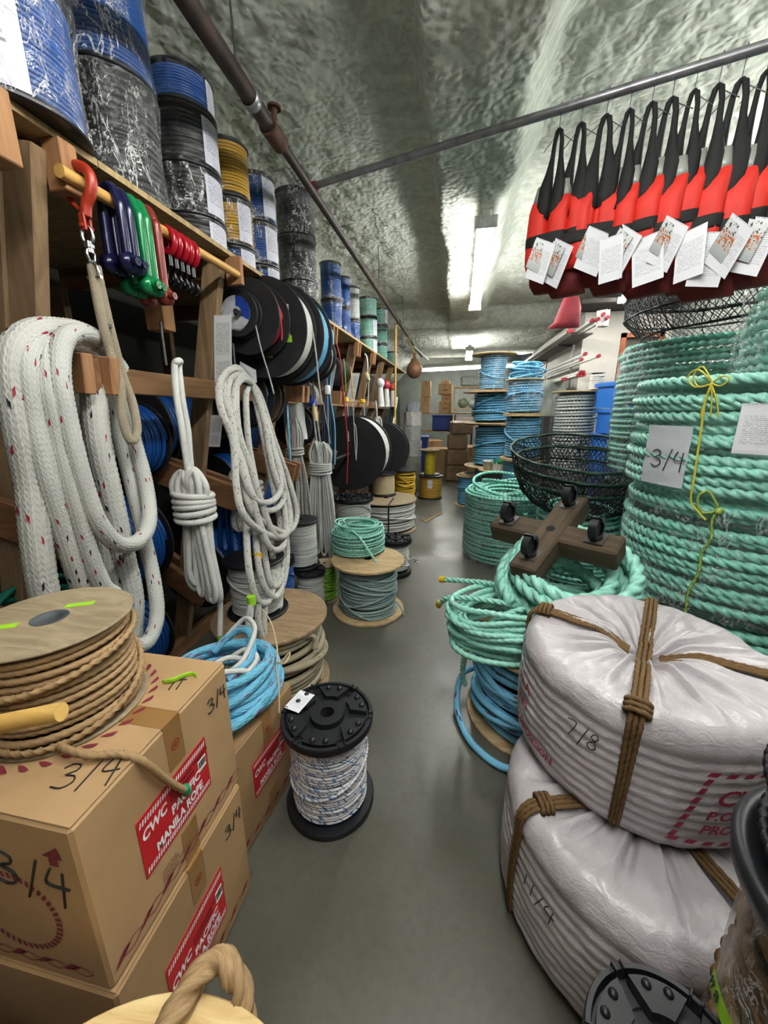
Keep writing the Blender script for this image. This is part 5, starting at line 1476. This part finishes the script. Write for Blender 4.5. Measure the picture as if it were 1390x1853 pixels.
tw.build('yellow_twine', plain('yellow_twine', '#cfc23a', .5), g3)
tw = MB()
def cq(a, z, e=.02): return (.49 + e) * np.array([math.cos(a), math.sin(a), 0]) + np.array([0, 0, z])
tw.sweep(smooth_path([cq(3.98, .49), cq(3.95, .43), cq(3.97, .36), cq(3.93, .28), cq(3.94, .2), cq(3.90, .1), cq(3.91, .0), cq(3.90, -.1)], .01), .0065, 7, 2, .25, .06)
tw.sweep(smooth_path([cq(3.98, .48), cq(3.90, .55, .04), cq(3.84, .52, .04), cq(3.88, .46, .03), cq(3.98, .475)], .006), .005, 6)
tw.ball(cq(3.98, .475), .016, 10, 8)
tw.build('green_twine', plain('green_yellow_twine', '#a8c25c', .5, 0, .25, 60), g2)
coil('rope_coil', 'lower film-wrapped mint coil of the rear stack', (1.74, 3.30, .0), .53, .98, R_DKMINT, .021, .25, None, 6.5, .4, 56, F_CLEAR, False, 0, innerwall=False, k=6, fine=.9)
coil('rope_coil', 'upper film-wrapped green coil of the rear stack, beneath the black trap', (1.74, 3.30, .985), .56, .90, R_DKMINT, .021, .25, None, 6.5, .4, 57, F_HAZY, True, 0, innerwall=False, k=6, fine=.9)
tp = coil('rope_coil', 'small thick mint coil topping the tall stack, half bagged in film', (1.60, 2.18, 1.572), .30, .40, R_MINT, .024, .12, None, 6.5, .5, 58, None, True, 2)
b = MB()
P = np.zeros((22, 16, 3))
for i in range(22):
    a = 2.55 + 1.35 * i / 21
    for j in range(16):
        z = -.0 + .43 * j / 15
        r = .318 + .02 * nz(a * 6, z * 9, 1)
        P[i, j] = (r * math.cos(a), r * math.sin(a), z)
b.grid(P).build('film_bag', F_HAZY, tp)
MB().sweep(smooth_path([(-.22, -.25, .05), (-.20, -.27, .2), (-.17, -.27, .36), (-.12, -.28, .44), (-.16, -.29, .53), (-.24, -.27, .52), (-.25, -.26, .44), (-.17, -.28, .40)], .01), .006, 7, 2, .25, .06).build('tie_cord', plain('pale_tie', '#a9c3b7', .4), tp)

# ------------------------------------------------------------------ black nets
M_NET = plain('black_twine', '#0e0f10', .5, 0, .2, 40)
def ring_net(name, label, loc, rings, n=84, rows=15, twine=.0030, rim=.011, rot=None, rimmat=None, ribs=True):
    """rings: (R, z) from the top rim downwards; diamond netting between them."""
    T = thing(name, label, 'net trap', loc, 0, 'black ring nets', rot)
    rg = random.Random(len(label))
    R = np.array([q[0] for q in rings]); Z = np.array([q[1] for q in rings])
    s = np.linspace(0, 1, rows * 2 + 1); xs_ = np.linspace(0, 1, len(rings))
    mb = MB()
    for i in range(n):
        for sg in (1, -1):
            a = 2 * PI * i / n + sg * s * rows * 2 * PI / n * .5 + .015 * np.sin(9 * s + i)
            r = np.interp(s, xs_, R); z = np.interp(s, xs_, Z) + .004 * np.sin(13 * s + i * 2.3)
            mb.sweep(np.c_[r * np.cos(a), r * np.sin(a), z], twine, 3, cap=False)
    mb.build('netting', M_NET, T)
    a = np.linspace(0, 2 * PI, 72)[:-1]
    for q, (rr, zz) in enumerate(rings):
        if rim <= 0 or (q == len(rings) - 1 and rr < .1): continue
        m = MB().sweep(np.c_[rr * np.cos(a), rr * np.sin(a), np.full_like(a, zz) + .003 * np.sin(8 * a)], rim if q in (0, 1) else rim * .55, 7, 2, .3, .05, closed=True)
        m.build('hoop', rimmat or M_NET, T)
    if ribs:
        for i in range(6):
            t = 2 * PI * i / 6 + .3
            m = MB().sweep(smooth_path([(r * math.cos(t), r * math.sin(t), z) for r, z in rings], .03), .004, 5)
            m.build('rib', M_NET, T)
    return T
M_RIM = plain('green_rim', '#12402c', .5, 0, .4, 60)
ring_net('ring_net', 'upper black crab ring net with green wrapped rim', (.90, 3.0, 1.16), [(.505, 0), (.48, -.09), (.40, -.2), (.28, -.27), (.12, -.30)], rot=(.17, 0, 0), rimmat=M_RIM)
ring_net('ring_net', 'lower black crab ring net nested under the first', (.90, 3.0, 1.07), [(.48, 0), (.46, -.09), (.40, -.22), (.28, -.32), (.12, -.345)], rot=(.15, .02, 0), rimmat=M_RIM)
ring_net('hoop_trap', 'wide black hoop trap lying on the rear mint stack', (1.72, 2.95, 1.93), [(.50, .34), (.66, .24), (.66, .12), (.55, .0)], 110, 16, .0026, .016, rot=(.0, -.05, .1))
ring_net('hoop_trap', 'second black hoop trap stacked above on the rear stack', (1.78, 2.9, 2.29), [(.66, .06), (.64, .0), (.3, -.02), (.1, -.02)], 110, 14, .0026, .016, rot=(.03, -.08, .1))

# ------------------------------------------------------------------ life vests
M_VEST = plain('vest_red', '#d8281a', .65, 0, .06, 10, .15)
M_VESTB = plain('vest_dark_red', '#6d1d1c', .8, 0, .15, 12, .2)
M_MESH = plain('vest_mesh', '#101012', .75, 0, .25, 90, .6)
M_REFL = plain('reflective_grey', '#8f928c', .4, .1, .05)
def photo_mat():
    t = NT('tag_photo')
    uv = t.N('ShaderNodeTexCoord').outputs['UV']
    sp = t.N('ShaderNodeSeparateXYZ'); t.L(uv, sp.inputs[0])
    f = t.noise(t.coord('UV', (3, 4, 1)), 2.2, 5)
    sky = t.mix(sp.outputs[1], hexc('#9aa0a0'), hexc('#d6d8d8'))
    fig = t.math('MULTIPLY', t.ramp(f, .5, .56), t.math('MULTIPLY', t.math('GREATER_THAN', sp.outputs[1], .3), t.math('LESS_THAN', sp.outputs[1], .75)))
    c = t.mix(fig, sky, hexc('#b8602a'))
    c = t.mix(t.math('MULTIPLY', t.ramp(f, .44, .40), t.math('GREATER_THAN', sp.outputs[1], .45)), c, hexc('#2a2c30'))
    t.base(c, .4, 0, .4)
    return t.m
M_PHOTO = photo_mat()
def loft(rows, n=14, power=2.6):
    """rows: (z, x, y, half width, half depth) -> closed puffy tube."""
    mb = MB(); th = 2 * PI * np.arange(n) / n
    cx_ = np.sign(np.cos(th)) * np.abs(np.cos(th)) ** (2 / power); sy_ = np.sign(np.sin(th)) * np.abs(np.sin(th)) ** (2 / power)
    v = []
    for (z, x, y, a, b) in rows: v += [(x + a * cx_[i], y + b * sy_[i], z) for i in range(n)]
    m = len(rows)
    f = [(j * n + i, j * n + (i + 1) % n, (j + 1) * n + (i + 1) % n, (j + 1) * n + i) for j in range(m - 1) for i in range(n)]
    f += [tuple(range(n))[::-1], tuple((m - 1) * n + i for i in range(n))]
    return mb.add(v, f, None, True)
def make_vest():
    T = thing('life_vest', 'x', 'life vest', (0, 0, 0), 0, 'red life vests on the pipe')
    MB().sweep(smooth_path([(0, .0, -.02), (0, .018, .0), (0, .012, .02), (0, -.012, .02), (0, -.018, .002), (0, -.004, -.03), (0, 0, -.075), (.03, 0, -.10), (.09, 0, -.14)], .006), .002, 5).sweep(smooth_path([(0, 0, -.075), (-.03, 0, -.10), (-.09, 0, -.14)], .01), .002, 5).build('hanger', M_SPIKE, T)
    for s in (-1, 1):
        # mesh shoulders rise into a narrow loop
        loft([(-.07, 0, s * .004, .010, .008), (-.08, s * .012, 0, .013, .012), (-.12, s * .022, 0, .012, .013), (-.18, s * .026, -.004, .014, .014), (-.24, s * .034, -.01, .024, .022), (-.30, s * .044, -.02, .040, .034), (-.38, s * .040, -.034, .046, .038), (-.435, s * .03, -.062, .034, .022)], 10).build('shoulder_mesh', M_MESH, T)
        loft([(-.285, s * .075, -.004, .028, .026), (-.33, s * .082, -.006, .036, .034), (-.355, s * .085, -.008, .039, .037)], 12).build('reflective_patch', M_REFL, T)
        loft([(-.352, s * .085, -.008, .040, .036), (-.40, s * .083, -.03, .046, .045), (-.425, s * .066, -.04, .060, .048), (-.50, s * .066, -.045, .063, .050), (-.525, s * .066, -.045, .061, .045), (-.545, s * .066, -.045, .063, .050), (-.62, s * .065, -.042, .062, .048), (-.64, s * .064, -.04, .056, .036)], 14, 3.4).build('front_panel', M_VEST, T)
    loft([(-.35, 0, .05, .10, .022), (-.42, 0, .055, .125, .032), (-.62, 0, .055, .125, .034), (-.65, 0, .05, .115, .02)], 16, 3.2).build('back_panel', M_VESTB, T)
    loft([(-.505, 0, .0, .136, .100), (-.515, 0, .0, .137, .101), (-.54, 0, .0, .137, .101), (-.55, 0, .0, .136, .100)], 24, 4.5).build('waist_belt', M_MESH, T)
    loft([(-.64, 0, .01, .118, .06), (-.70, 0, .01, .11, .045), (-.735, .02, .02, .10, .03)], 14, 3).build('lower_skirt', M_VESTB, T)
    def card(x, y, z, w, h, tilt, yaw, mat):
        mb = MB(); Rr = Matrix.Rotation(yaw, 3, 'Z') @ Matrix.Rotation(tilt, 3, 'Y')
        q = [Vector((-w / 2, 0, -h)), Vector((w / 2, 0, -h)), Vector((w / 2, 0, 0)), Vector((-w / 2, 0, 0))]
        q = [Rr @ p for p in q]; n_ = Rr @ Vector((0, .0015, 0))
        mb.add(q, [(0, 1, 2, 3)], [((0, 0), (1, 0), (1, 1), (0, 1))], False)
        mb.add([p + n_ for p in q], [(3, 2, 1, 0)], None, False)
        mb.add(q + [p + n_ for p in q], [(0, 4, 5, 1), (1, 5, 6, 2), (2, 6, 7, 3), (3, 7, 4, 0)], None, False)
        o = mb.build('hang_tag', mat, T); o.location = (x, y, z); return o
    card(.03, -.125, -.545, .125, .17, .22, .1, M_TAG)
    card(.005, -.132, -.55, .085, .12, .30, .15, M_PHOTO)
    return T
vp = make_vest()
vn = ('first', 'second', 'third', 'fourth', 'fifth', 'sixth', 'seventh', 'eighth', 'ninth', 'tenth', 'eleventh')
rl = (RB - RA); V0 = None
spots = [(.362, .03, -.50, .80), (.440, .02, -.62, .86), (.525, .03, -.2, .80), (.600, .01, -.55, .90), (.668, .0, -.62, .95), (.728, -.01, -.75, 1.0), (.79, .0, -.45, .95), (.855, -.01, -.70, 1.0), (.915, -.02, -.60, 1.04), (.975, -.01, -.5, 1.04), (1.05, 0, -.7, 1.04)]
for i, (x, dz, a, sc) in enumerate(spots):
    o = vp if i == 0 else copy_tree(vp)
    t_ = (x - RA.x) / rl.x
    p = RA + rl * t_
    o.location = (p.x, p.y, p.z + .0)
    o.rotation_euler = (0, 0, a)
    o.scale = (.66 + .08 * (i % 3), .75, (.93, .96, .92, .97, .95, 1.0, .94, 1.0, 1.04, 1.0, 1.0)[i])
    o['label'] = 'red life vest with paper tags, %s from the inner end of the pipe' % vn[i]
    wob = (.1, .25, .1, -.35, .35, -.4, .2, -.35, -.1, .3, .1)[i]
    for c in [c for c in o.children if c.name.startswith('hang_tag')]:
        c.rotation_euler = (0, wob, (.15, -.2, .25)[i % 3])
        if c.data.materials[0] == M_PHOTO and i in (3, 5, 7, 8): c.location = (.05, -.105, -.57)
T = thing('dark_red_sail_bag', 'dull red folded bag hanging from the ceiling beyond the vests', 'bag', (1.02, 4.4, 2.35))
loft([(.14, 0, 0, .07, .04), (.05, .0, 0, .10, .05), (-.08, -.02, 0, .12, .06), (-.13, -.05, 0, .15, .03)], 12).sweep([(0,0,.13),(0,.02,.4),(0,.0,.72)],.006,6).build('folded_cloth', plain('dull_red', '#8f2a35', .7, 0, .15, 12, .3), T)

# ------------------------------------------------------------------ middle distance: blue spools, white spool, crates
def bspool(label, x, y, z, R, h, mat, r, fR, **k):
    T = spool('rope_spool', label, (x, y, z), fR, h, mat, r, R, k.pop('fl', 'wood'), 3, None, .014, seed=int(z * 10) + 60, jitter=k.pop('jitter', .18), hole=.03, loose=k.pop('loose', 1), wrap=None, pitch=6.5, k=6, fine=.9)
    if k.get('film'): wrap_shell(R + r + .006, .02, h - .02, 60, 10, .008, 3).build('stretch_wrap', k['film'], T)
    return T
bspool('sky blue rope spool standing on the floor at the base of the tall blue stack', .52, 6.0, 0, .24, .62, R_SKY, .016, .30)
bspool('sky blue rope spool, second up in the tall blue stack', .50, 6.0, .622, .24, .62, R_SKY, .017, .38)
bspool('sky blue rope spool on a wide plywood flange, third up in the tall stack', .46, 6.0, 1.245, .245, .44, R_SKY, .017, .40, loose=2)
bspool('glossy film-wrapped sky blue spool at the top of the tall stack', .455, 6.0, 1.69, .18, .50, R_SKY, .013, .31, film=F_CLEAR, lab=None)
bspool('sky blue spool at the base of the shorter blue stack', .80, 5.0, 0, .22, .86, R_SKY, .014, .27, film=F_FINE)
bspool('sky blue spool in the middle of the shorter blue stack', .78, 5.0, .862, .20, .52, R_SKY, .014, .25, film=F_FINE)
bspool('sky blue spool with plywood flanges topping the shorter blue stack', .76, 5.0, 1.385, .195, .40, R_SKY, .014, .225, film=F_CLEAR)
T = thing('rope_coil', 'loose heap of sky blue rope on the shorter blue stack', 'rope coil', (.76, 5.0, 1.787))
mb = MB(); rg = random.Random(9)
for i in range(12):
    a = np.linspace(0, 2 * PI, 160)[:-1]; R = .19 - .012 * (i % 6)
    mb.sweep(np.c_[R * np.cos(a) + rg.uniform(-.02, .02), R * np.sin(a) * .9, .015 + .014 * i + .03 * np.sin(a + i * 1.7)], .013, 6, 3, .26, .085, closed=True)
mb.build('rope', R_SKY, T)
bspool('sky blue spool on a plywood reel at the end of the aisle', .21, 6.05, 0, .16, .47, R_SKY, .014, .20)
T = thing('plywood_ring', 'small plywood disc with blue rope end lying on the plywood reel', 'disc', (.23, 6.05, .472))
flange_plain(.17, .02, 0, .04).build('disc', M_SPRUCE, T)
MB().sweep(smooth_path([(-.08, -.05, .035), (.0, .02, .035), (.07, .0, .05), (.10, .06, .08), (.12, .05, .2)], .01), .014, 8, 3, .2, .09).build('rope_tail', R_SKY, T)
bk2 = spool('rope_spool', 'black rope reel with plywood top used as a table beside the blue stacks', (.57, 5.42, 0), .27, .66, R_BLACK, .010, .24, 'wood', 0, 48, .016, seed=71, wrap=F_FINE)
T = thing('plastic_tub', 'round white tub on the plywood table reel', 'tub', (.42, 5.36, .662))
MB().lathe([(.001, 0), (.055, 0), (.062, .10), (.066, .10), (.066, .12), (.001, .12)], 28).build('tub', plain('tub_white', '#d8d6cf', .5), T)
T = thing('parts_tray', 'white tray holding a green item on the plywood table reel', 'tray', (.60, 5.30, .662))
mb = MB()
mb.box((0, 0, .004), (.24, .18, .008)); 
for s in (-1, 1): mb.box((s * .118, 0, .045), (.006, .18, .09)).box((0, s * .088, .045), (.24, .006, .09))
mb.build('tray', plain('tray_white', '#c9c5b8', .5), T)
T = thing('green_tool', 'rounded green tool sticking out of the white tray', 'tool', (.60, 5.30, .675))
MB().ball((0, 0, .10), .07, 18, 10, (1, .7, .8)).box((-.10, 0, .07), (.03, .03, .14), None, .006).build('casing', plain('tool_green', '#1d8a52', .4), T)
ws = spool('rope_spool', 'film-wrapped white rope spool with plywood flanges before the blue crates', (1.33, 4.95, 0), .27, 1.645, R_WHITE, .017, .22, 'wood', 3, None, .016, seed=72, jitter=.15, hole=.03, k=6, fine=.9, wrap=F_FINE)
spool('steel_drum', 'ribbed tin standing on the white rope spool', (1.50, 4.9, 1.647), .075, .19, R_WHITE, .008, .072, 'thin', 0, 30, .004, seed=73, fmat=M_GALV, cat='tin')
MC = plain('crate_blue', '#2c74cf', .4, 0, .08, 5)
def crate(label, loc, w, d, h, rz=0):
    T = thing('plastic_crate', label, 'crate', loc, rz, 'blue plastic crates')
    mb = MB(); mb.box((0, 0, .004), (w * .9, d * .9, .008))
    for s in (-1, 1):
        mb.beam((s * w * .46, -d * .46, h / 2), (s * w * .46, d * .46, h / 2), .008, h, (0, 0, 1), .001); mb.beam((-w * .46, s * d * .46, h / 2), (w * .46, s * d * .46, h / 2), .008, h, (0, 0, 1), .001)
    mb.build('tub', MC, T)
    mb = MB()
    for s in (-1, 1):
        mb.box((s * w * .49, 0, h - .02), (w * .06, d * 1.04, .045), None, .006).box((0, s * d * .49, h - .02), (w * 1.04, d * .06, .045), None, .006)
        mb.box((0, s * d * .485, h * .62), (w * .98, .012, .03), None, .003)
    mb.build('rim', MC, T)
    return T
for i in range(5):
    crate('blue plastic crate, %s up in the stack beyond the rear mint stack' % ('lowest', 'second', 'third', 'fourth', 'top')[i], (1.70 + .03 * (i % 2), 4.55, [0, .40, .80, 1.20, 1.46][i]), .46, .40, [.39, .39, .39, .25, .25][i], .05 * i)
T = thing('orange_frame', 'orange wooden frame standing behind the blue crates', 'frame', (2.05, 5.3, 1.55))
mb = MB()
for s in (-1, 1): mb.box((s * .2, 0, -.4), (.05, .04, 2.3)); mb.box((0, 0, .35 + s * .375), (.45, .04, .05))
mb.build('frame', plain('orange_wood', '#8f4a26', .6, 0, .15), T)
MB().box((0, .02, .35), (.38, .01, .7)).build('panel', plain('dim_panel', '#4a4238', .6), T)
# ------------------------------------------------------------------ pole shelf on the partition
T = thing('pole_rack', 'wall shelf on steel brackets carrying white poles', 'shelf', (1.45, 7.6, 2.36))
MB().box((.03, .2, 0), (.24, 4.4, .02), None, .003).build('board', plain('shelf_dark', '#5b544c', .7), T)
MB().box((.03, .2, -.75), (.24, 4.0, .02), None, .003).build('board', plain('shelf_dark', '#5b544c', .7), T)
for y in (-1.2, .6, 2.1): MB().box((.14, y, -.35), (.02, .03, .9)).box((.03, y, -.03), (.22, .02, .03)).build('bracket', M_SPIKE, T)
MP = plain('pole_white', '#c6c6c0', .45, 0, .05); MR = plain('pole_end_red', '#a01f30', .5)
pls = [(1.40, 2.39, 5.0, 9.8), (1.44, 2.39, 4.95, 9.7), (1.52, 2.395, 4.9, 9.6), (1.48, 2.43, 4.92, 9.6), (1.35, 2.39, 5.6, 9.9), (1.31, 2.39, 5.6, 9.9), (1.33, 2.425, 5.62, 9.9),
       (1.40, 2.06, 5.1, 9.6), (1.42, 2.02, 5.3, 9.6), (1.56, 2.04, 5.15, 9.4), (1.38, 1.84, 5.2, 9.2), (1.41, 1.84, 5.2, 9.2), (1.44, 1.84, 5.2, 9.2), (1.40, 1.87, 5.2, 9.2), (1.43, 1.87, 5.2, 9.2), (1.34, 1.82, 5.6, 9.2), (1.31, 1.82, 5.6, 9.2)]
PL = ['second from the aisle in the nearer upper bundle', 'third from the aisle in the nearer upper bundle', 'nearest the rag in the bundle on the upper shelf', 'on top of the nearer bundle on the upper shelf',
      'inner one of the set-back trio on the upper shelf', 'aisle-side one of the set-back trio on the upper shelf', 'on top of the set-back trio on the upper shelf',
      'highest of those poking out between the shelves', 'lowest of those poking out between the shelves', 'longest reaching out between the shelves',
      'aisle-side of the bottom row of the lower cluster', 'middle of the bottom row of the lower cluster', 'wall-side of the bottom row of the lower cluster', 'aisle-side of the top row of the lower cluster', 'wall-side of the top row of the lower cluster',
      'inner one of the short pair beside the lower cluster', 'aisle-side one of the short pair beside the lower cluster']
for i, (x, z, y0, y1) in enumerate(pls):
    T = thing('white_pole', 'white pole with red cap, ' + PL[i], 'pole', (x, y0, z), 0, ('poles on the upper shelf', 'poles between the shelves', 'poles on the lower shelf')[0 if i < 7 else 1 if i < 10 else 2])
    MB().cyl((0, .01, 0), (.0, y1 - y0, 0), .016, 10).build('tube', MP, T)
    MB().cyl((0, -.02, 0), (0, .03, 0), .021, 12).build('red_cap', MR, T)
b = wrap_shell(.055, -.08, .08, 24, 10, .03, 6); 
for i in range(len(b.v)): b.v[i] = b.v[i] + np.array([1.50, 4.97, 2.40])
tag(b.build('white_rag', plain('rag', '#d9d4d0', .8), None, (1.50, 4.97, 2.40)), 'white plastic rag around the pole ends', 'rag')
T = thing('plastic_sheet_roll', 'clear plastic bale stacked under the pole shelf', 'bale', (1.25, 6.4, 1.35))
b = wrap_shell(.30, 0, .5, 40, 12, .05, 4); b.build('bale', plain('clear_bale', '#9fa49c', .25, 0, .15, 9, .3), T)
flange_plain(.3, .02, .46, .001).build('bale_top', plain('clear_bale', '#9fa49c', .25), T)
T = thing('shelf_box', 'dark shelf unit under the clear plastic bale', 'box', (1.25, 6.4, 0))
MB().box((0, 0, .675), (.62, .6, 1.345), None, .01).build('body', plain('dark_unit', '#3d3a35', .7), T)
# ------------------------------------------------------------------ back of the room
def cbox(label, x, y, z, w, d, h, mat=M_CARD, rz=0, name='carton', txt=None, grp='cartons at the back'):
    T = thing(name, label, 'carton', (x, y, z), rz, grp)
    MB().box((0, 0, h / 2), (w, d, h), None, .008).build('body', mat, T)
    MB().box((0, 0, h + .001), (w, .05, .002)).box((0, -d / 2 - .001, h * .85), (.05, .002, h * .3)).build('tape', M_TAPE, T)
    if txt: MB().box((0, -d / 2 - .001, h * .4), (w * .35, .001, h * .1)).build('print', plain('stamp_ink', '#6a4a38', .8), T)
    return T
T = thing('steel_rack', 'shelf of cartons against the back wall', 'shelf', (-.35, 11.3, 0))
for z in (.85, 1.33): MB().box((0, 0, z), (1.5, .6, .03)).build('board', M_PLY, T)
for x in (-.74, .74):
    for y in (-.28, .28): MB().box((x, y, .65), (.04, .04, 1.3)).build('post', M_SPIKE, T)
cbox('larger plain carton on the back shelf, lower middle one', -.36, 11.2, 1.346, .34, .35, .30, txt=1)
cbox('flat carton standing on the lower middle carton at the back', -.34, 11.25, 1.648, .28, .3, .18, txt=1)
cbox('upper carton of the middle column at the back', -.38, 11.2, 1.83, .36, .35, .28, txt=1)
cbox('small carton crowning the middle column at the back', -.38, 11.25, 2.112, .22, .3, .08)
cbox('narrow carton in the column beside the hanging buoy, lower one', -.92, 11.2, 1.346, .24, .35, .42)
cbox('narrow carton in the column beside the hanging buoy, upper one', -.90, 11.2, 1.768, .24, .35, .42)
crt = thing('storage_bin', 'dark blue storage bin on the shelf below the cartons', 'bin', (-.38, 11.15, .866))
MB().box((0, 0, .2), (.62, .4, .38), None, .02).box((0, 0, .40), (.66, .44, .04), None, .01).build('bin', plain('bin_blue', '#14307a', .4), crt)
crt = thing('storage_bin', 'blue bin standing behind the bare yellow core', 'bin', (-.78, 8.0, 0))
MB().box((0, 0, .45), (.4, .4, .9), None, .02).box((0, 0, .9), (.44, .44, .04), None, .01).build('bin', plain('bin_blue', '#14307a', .4), crt)
M_KRAFT = plain('kraft_wrap', '#7d6449', .35, 0, .15, 9, .4)
for i, (x, z, w, h) in enumerate(((.02, 0, .42, .33), (.02, .332, .44, .32), (0.0, .654, .40, .30), (.06, .956, .42, .26))):
    T = thing('wrapped_carton', 'brown carton in shiny film, %s in the stack at the end of the aisle' % ('lowest', 'second', 'third', 'topmost')[i], 'carton', (x, 8.2, z), .06 * (i - 1), 'film-wrapped cartons')
    MB().box((0, 0, h / 2), (w, .42, h - .004), None, .03).build('body', M_KRAFT, T)
    MB().box((0, 0, h / 2), (w + .012, .432, h * .2), None, .03).build('film_band', F_FINE, T)
cbox('open carton behind the wrapped stack, mouth showing white scraps', -.40, 8.7, 0, .42, .4, .62, M_CARD2)
cbox('carton on the floor behind the bare yellow core', -.62, 9.2, 0, .5, .4, .75, M_CARD2, .3)
cbox('carton leaning on the blue stack side of the wrapped cartons', .32, 8.7, 0, .34, .4, .66, M_CARD, -.1)
T = thing('open_shelf', 'light wooden shelf unit beside the tall blue stack', 'shelf', (.22, 10.6, 0))
for x in (-.34, .34): MB().box((x, 0, 1.0), (.04, .45, 2.0)).build('side', M_SPRUCE, T)
for z in (.5, 1.0, 1.45, 1.98): MB().box((0, 0, z), (.66, .45, .03)).build('shelf_board', M_SPRUCE, T)
rg = random.Random(12)
names = [('glass_float', 'green glass float on the upper shelf of the wooden unit', '#7b8a6c'), ('glass_float', 'pale glass float beside the green one', '#a5aaa6'), ('parcel', 'white parcel lying on the middle shelf of the wooden unit', '#b9a79b'), ('parcel', 'grey plastic parcel on top of the wooden unit', '#8d958e')]
for i, (nm, lb, c) in enumerate(names):
    x, z = ((-.12, 1.466), (.12, 1.466), (-.02, 1.016), (.05, 1.996))[i]
    T = thing(nm, lb, nm.replace('_', ' '), (.22 + x, 10.5, z))
    if 'float' in nm: MB().ball((0, 0, .13), .13, 18, 12).build('sphere', plain(nm + c, c, .15), T)
    else: MB().box((0, 0, .12), (.5, .3, .24), None, .04).build('wrapped_body', plain(nm + c, c, .4, 0, .2, 20, .4), T)
# clear bags and white bundles stacked at the end of the rack
for i, (z, h, r, c, lb) in enumerate(((0, .62, .17, '#8d9188', 'grey plastic bundle at the foot of the white stack'), (.62, .28, .17, '#a9aca6', 'clear bundle, second in the white stack'), (.90, .26, .15, '#b4b8b6', 'white striped bundle, third in the white stack'), (1.16, .24, .15, '#d6d4d0', 'white cloth bundle, fourth in the white stack'), (1.40, .17, .11, '#a7b0b8', 'clear bottle pack crowning the white stack'))):
    T = thing('wrapped_bundle', lb, 'bundle', (-.80, 7.1, z), 0, 'bundles in the white stack')
    b = wrap_shell(r, .002, h - .002, 32, 8, .025, i * 3); b.build('bundle', plain('bundle' + str(i), c, .3, 0, .12, 16, .4), T)
    MB().lathe([(.001, h - .006), (r * .98, h - .006)], 24).build('bundle_top', plain('bundle' + str(i), c, .3), T)
T = thing('round_buoy', 'brown leathery buoy hanging from the end of the pipe', 'buoy', (-.74, 6.7, 2.07))
MB().ball((0, 0, 0), .13, 22, 16, (1, 1, 1.05)).lathe([(.12, .05), (.07, .13), (.03, .18), (.025, .24), (.035, .25)], 18).build('body', plain('buoy_brown', '#8a6248', .45, 0, .2, 8, .2), T)
MB().sweep(smooth_path([(0, 0, .22), (-.03, 0, .30), (-.08, 0, .42), (-.13, 0, .50)], .01), .008, 6).build('lanyard', R_LEMON, T)
T = thing('pipe_hooks', 'bunch of dark hooks hanging on the pipe', 'hooks', (-.9, 6.3, 2.45))
for i in range(3): MB().sweep(smooth_path([(0, i * .03, .12), (.01, i * .03, 0), (.03, i * .03, -.06), (.0, i * .03, -.09), (-.03, i * .03, -.05)], .01), .007, 6).build('hook', M_SPIKE, T)
tag(MB().cyl((-.82, 7.2, 2.5), (-.62, 8.0, 2.36), .014, 8).build('white_rod', MP, None, (-.7, 7.6, 2.43)), 'short white rod jutting from the end of the pipe', 'rod')
T = thing('small_winch', 'dark red winch on the floor beside the beige twine', 'winch', (-1.02, 5.25, .0))
MB().box((0, 0, .25), (.3, .3, .5), None, .02).build('stand', M_BLACK2, T)
MB().cyl((-.08, 0, .6), (.1, 0, .6), .09, 18).ball((.1, -.05, .62), .05, 12, 8).build('housing', plain('winch_red', '#7a1420', .25), T)
T = thing('dark_machine', 'dark cord spinner with chrome rods behind the yellow rope spool', 'machine', (-1.0, 6.2, 0))
MB().box((0, 0, .45), (.3, .4, .9), None, .03).build('body', M_BLACK2, T)
for i in range(4): MB().cyl((-.1 + .07 * i, -.1, .9), (-.1 + .07 * i, -.1, 1.35), .012, 8).build('rod', M_SPIKE, T)
# ceiling-side clutter above the pole shelf
T = thing('rolled_tarp', 'grey tarp rolled up on the beam above the pole shelf', 'tarp', (1.15, 9.6, 2.5))
MB().sweep(smooth_path([(-.3, 0, 0), (-.1, -.1, .05), (.15, .05, .03), (.4, 0, .06)], .03), [.09] * len(smooth_path([(-.3, 0, 0), (-.1, -.1, .05), (.15, .05, .03), (.4, 0, .06)], .03)), 10).build('roll', plain('tarp_grey', '#5b6166', .6, 0, .2, 15, .4), T)
tag(MB().box((2.1, 6.0, 2.76), (1.3, .5, .06), None, .01).build('dark_board', plain('dark_board', '#2f2a26', .8), None, (2.1, 6.0, 2.76)), 'dark board lying on top of the white partition', 'board')
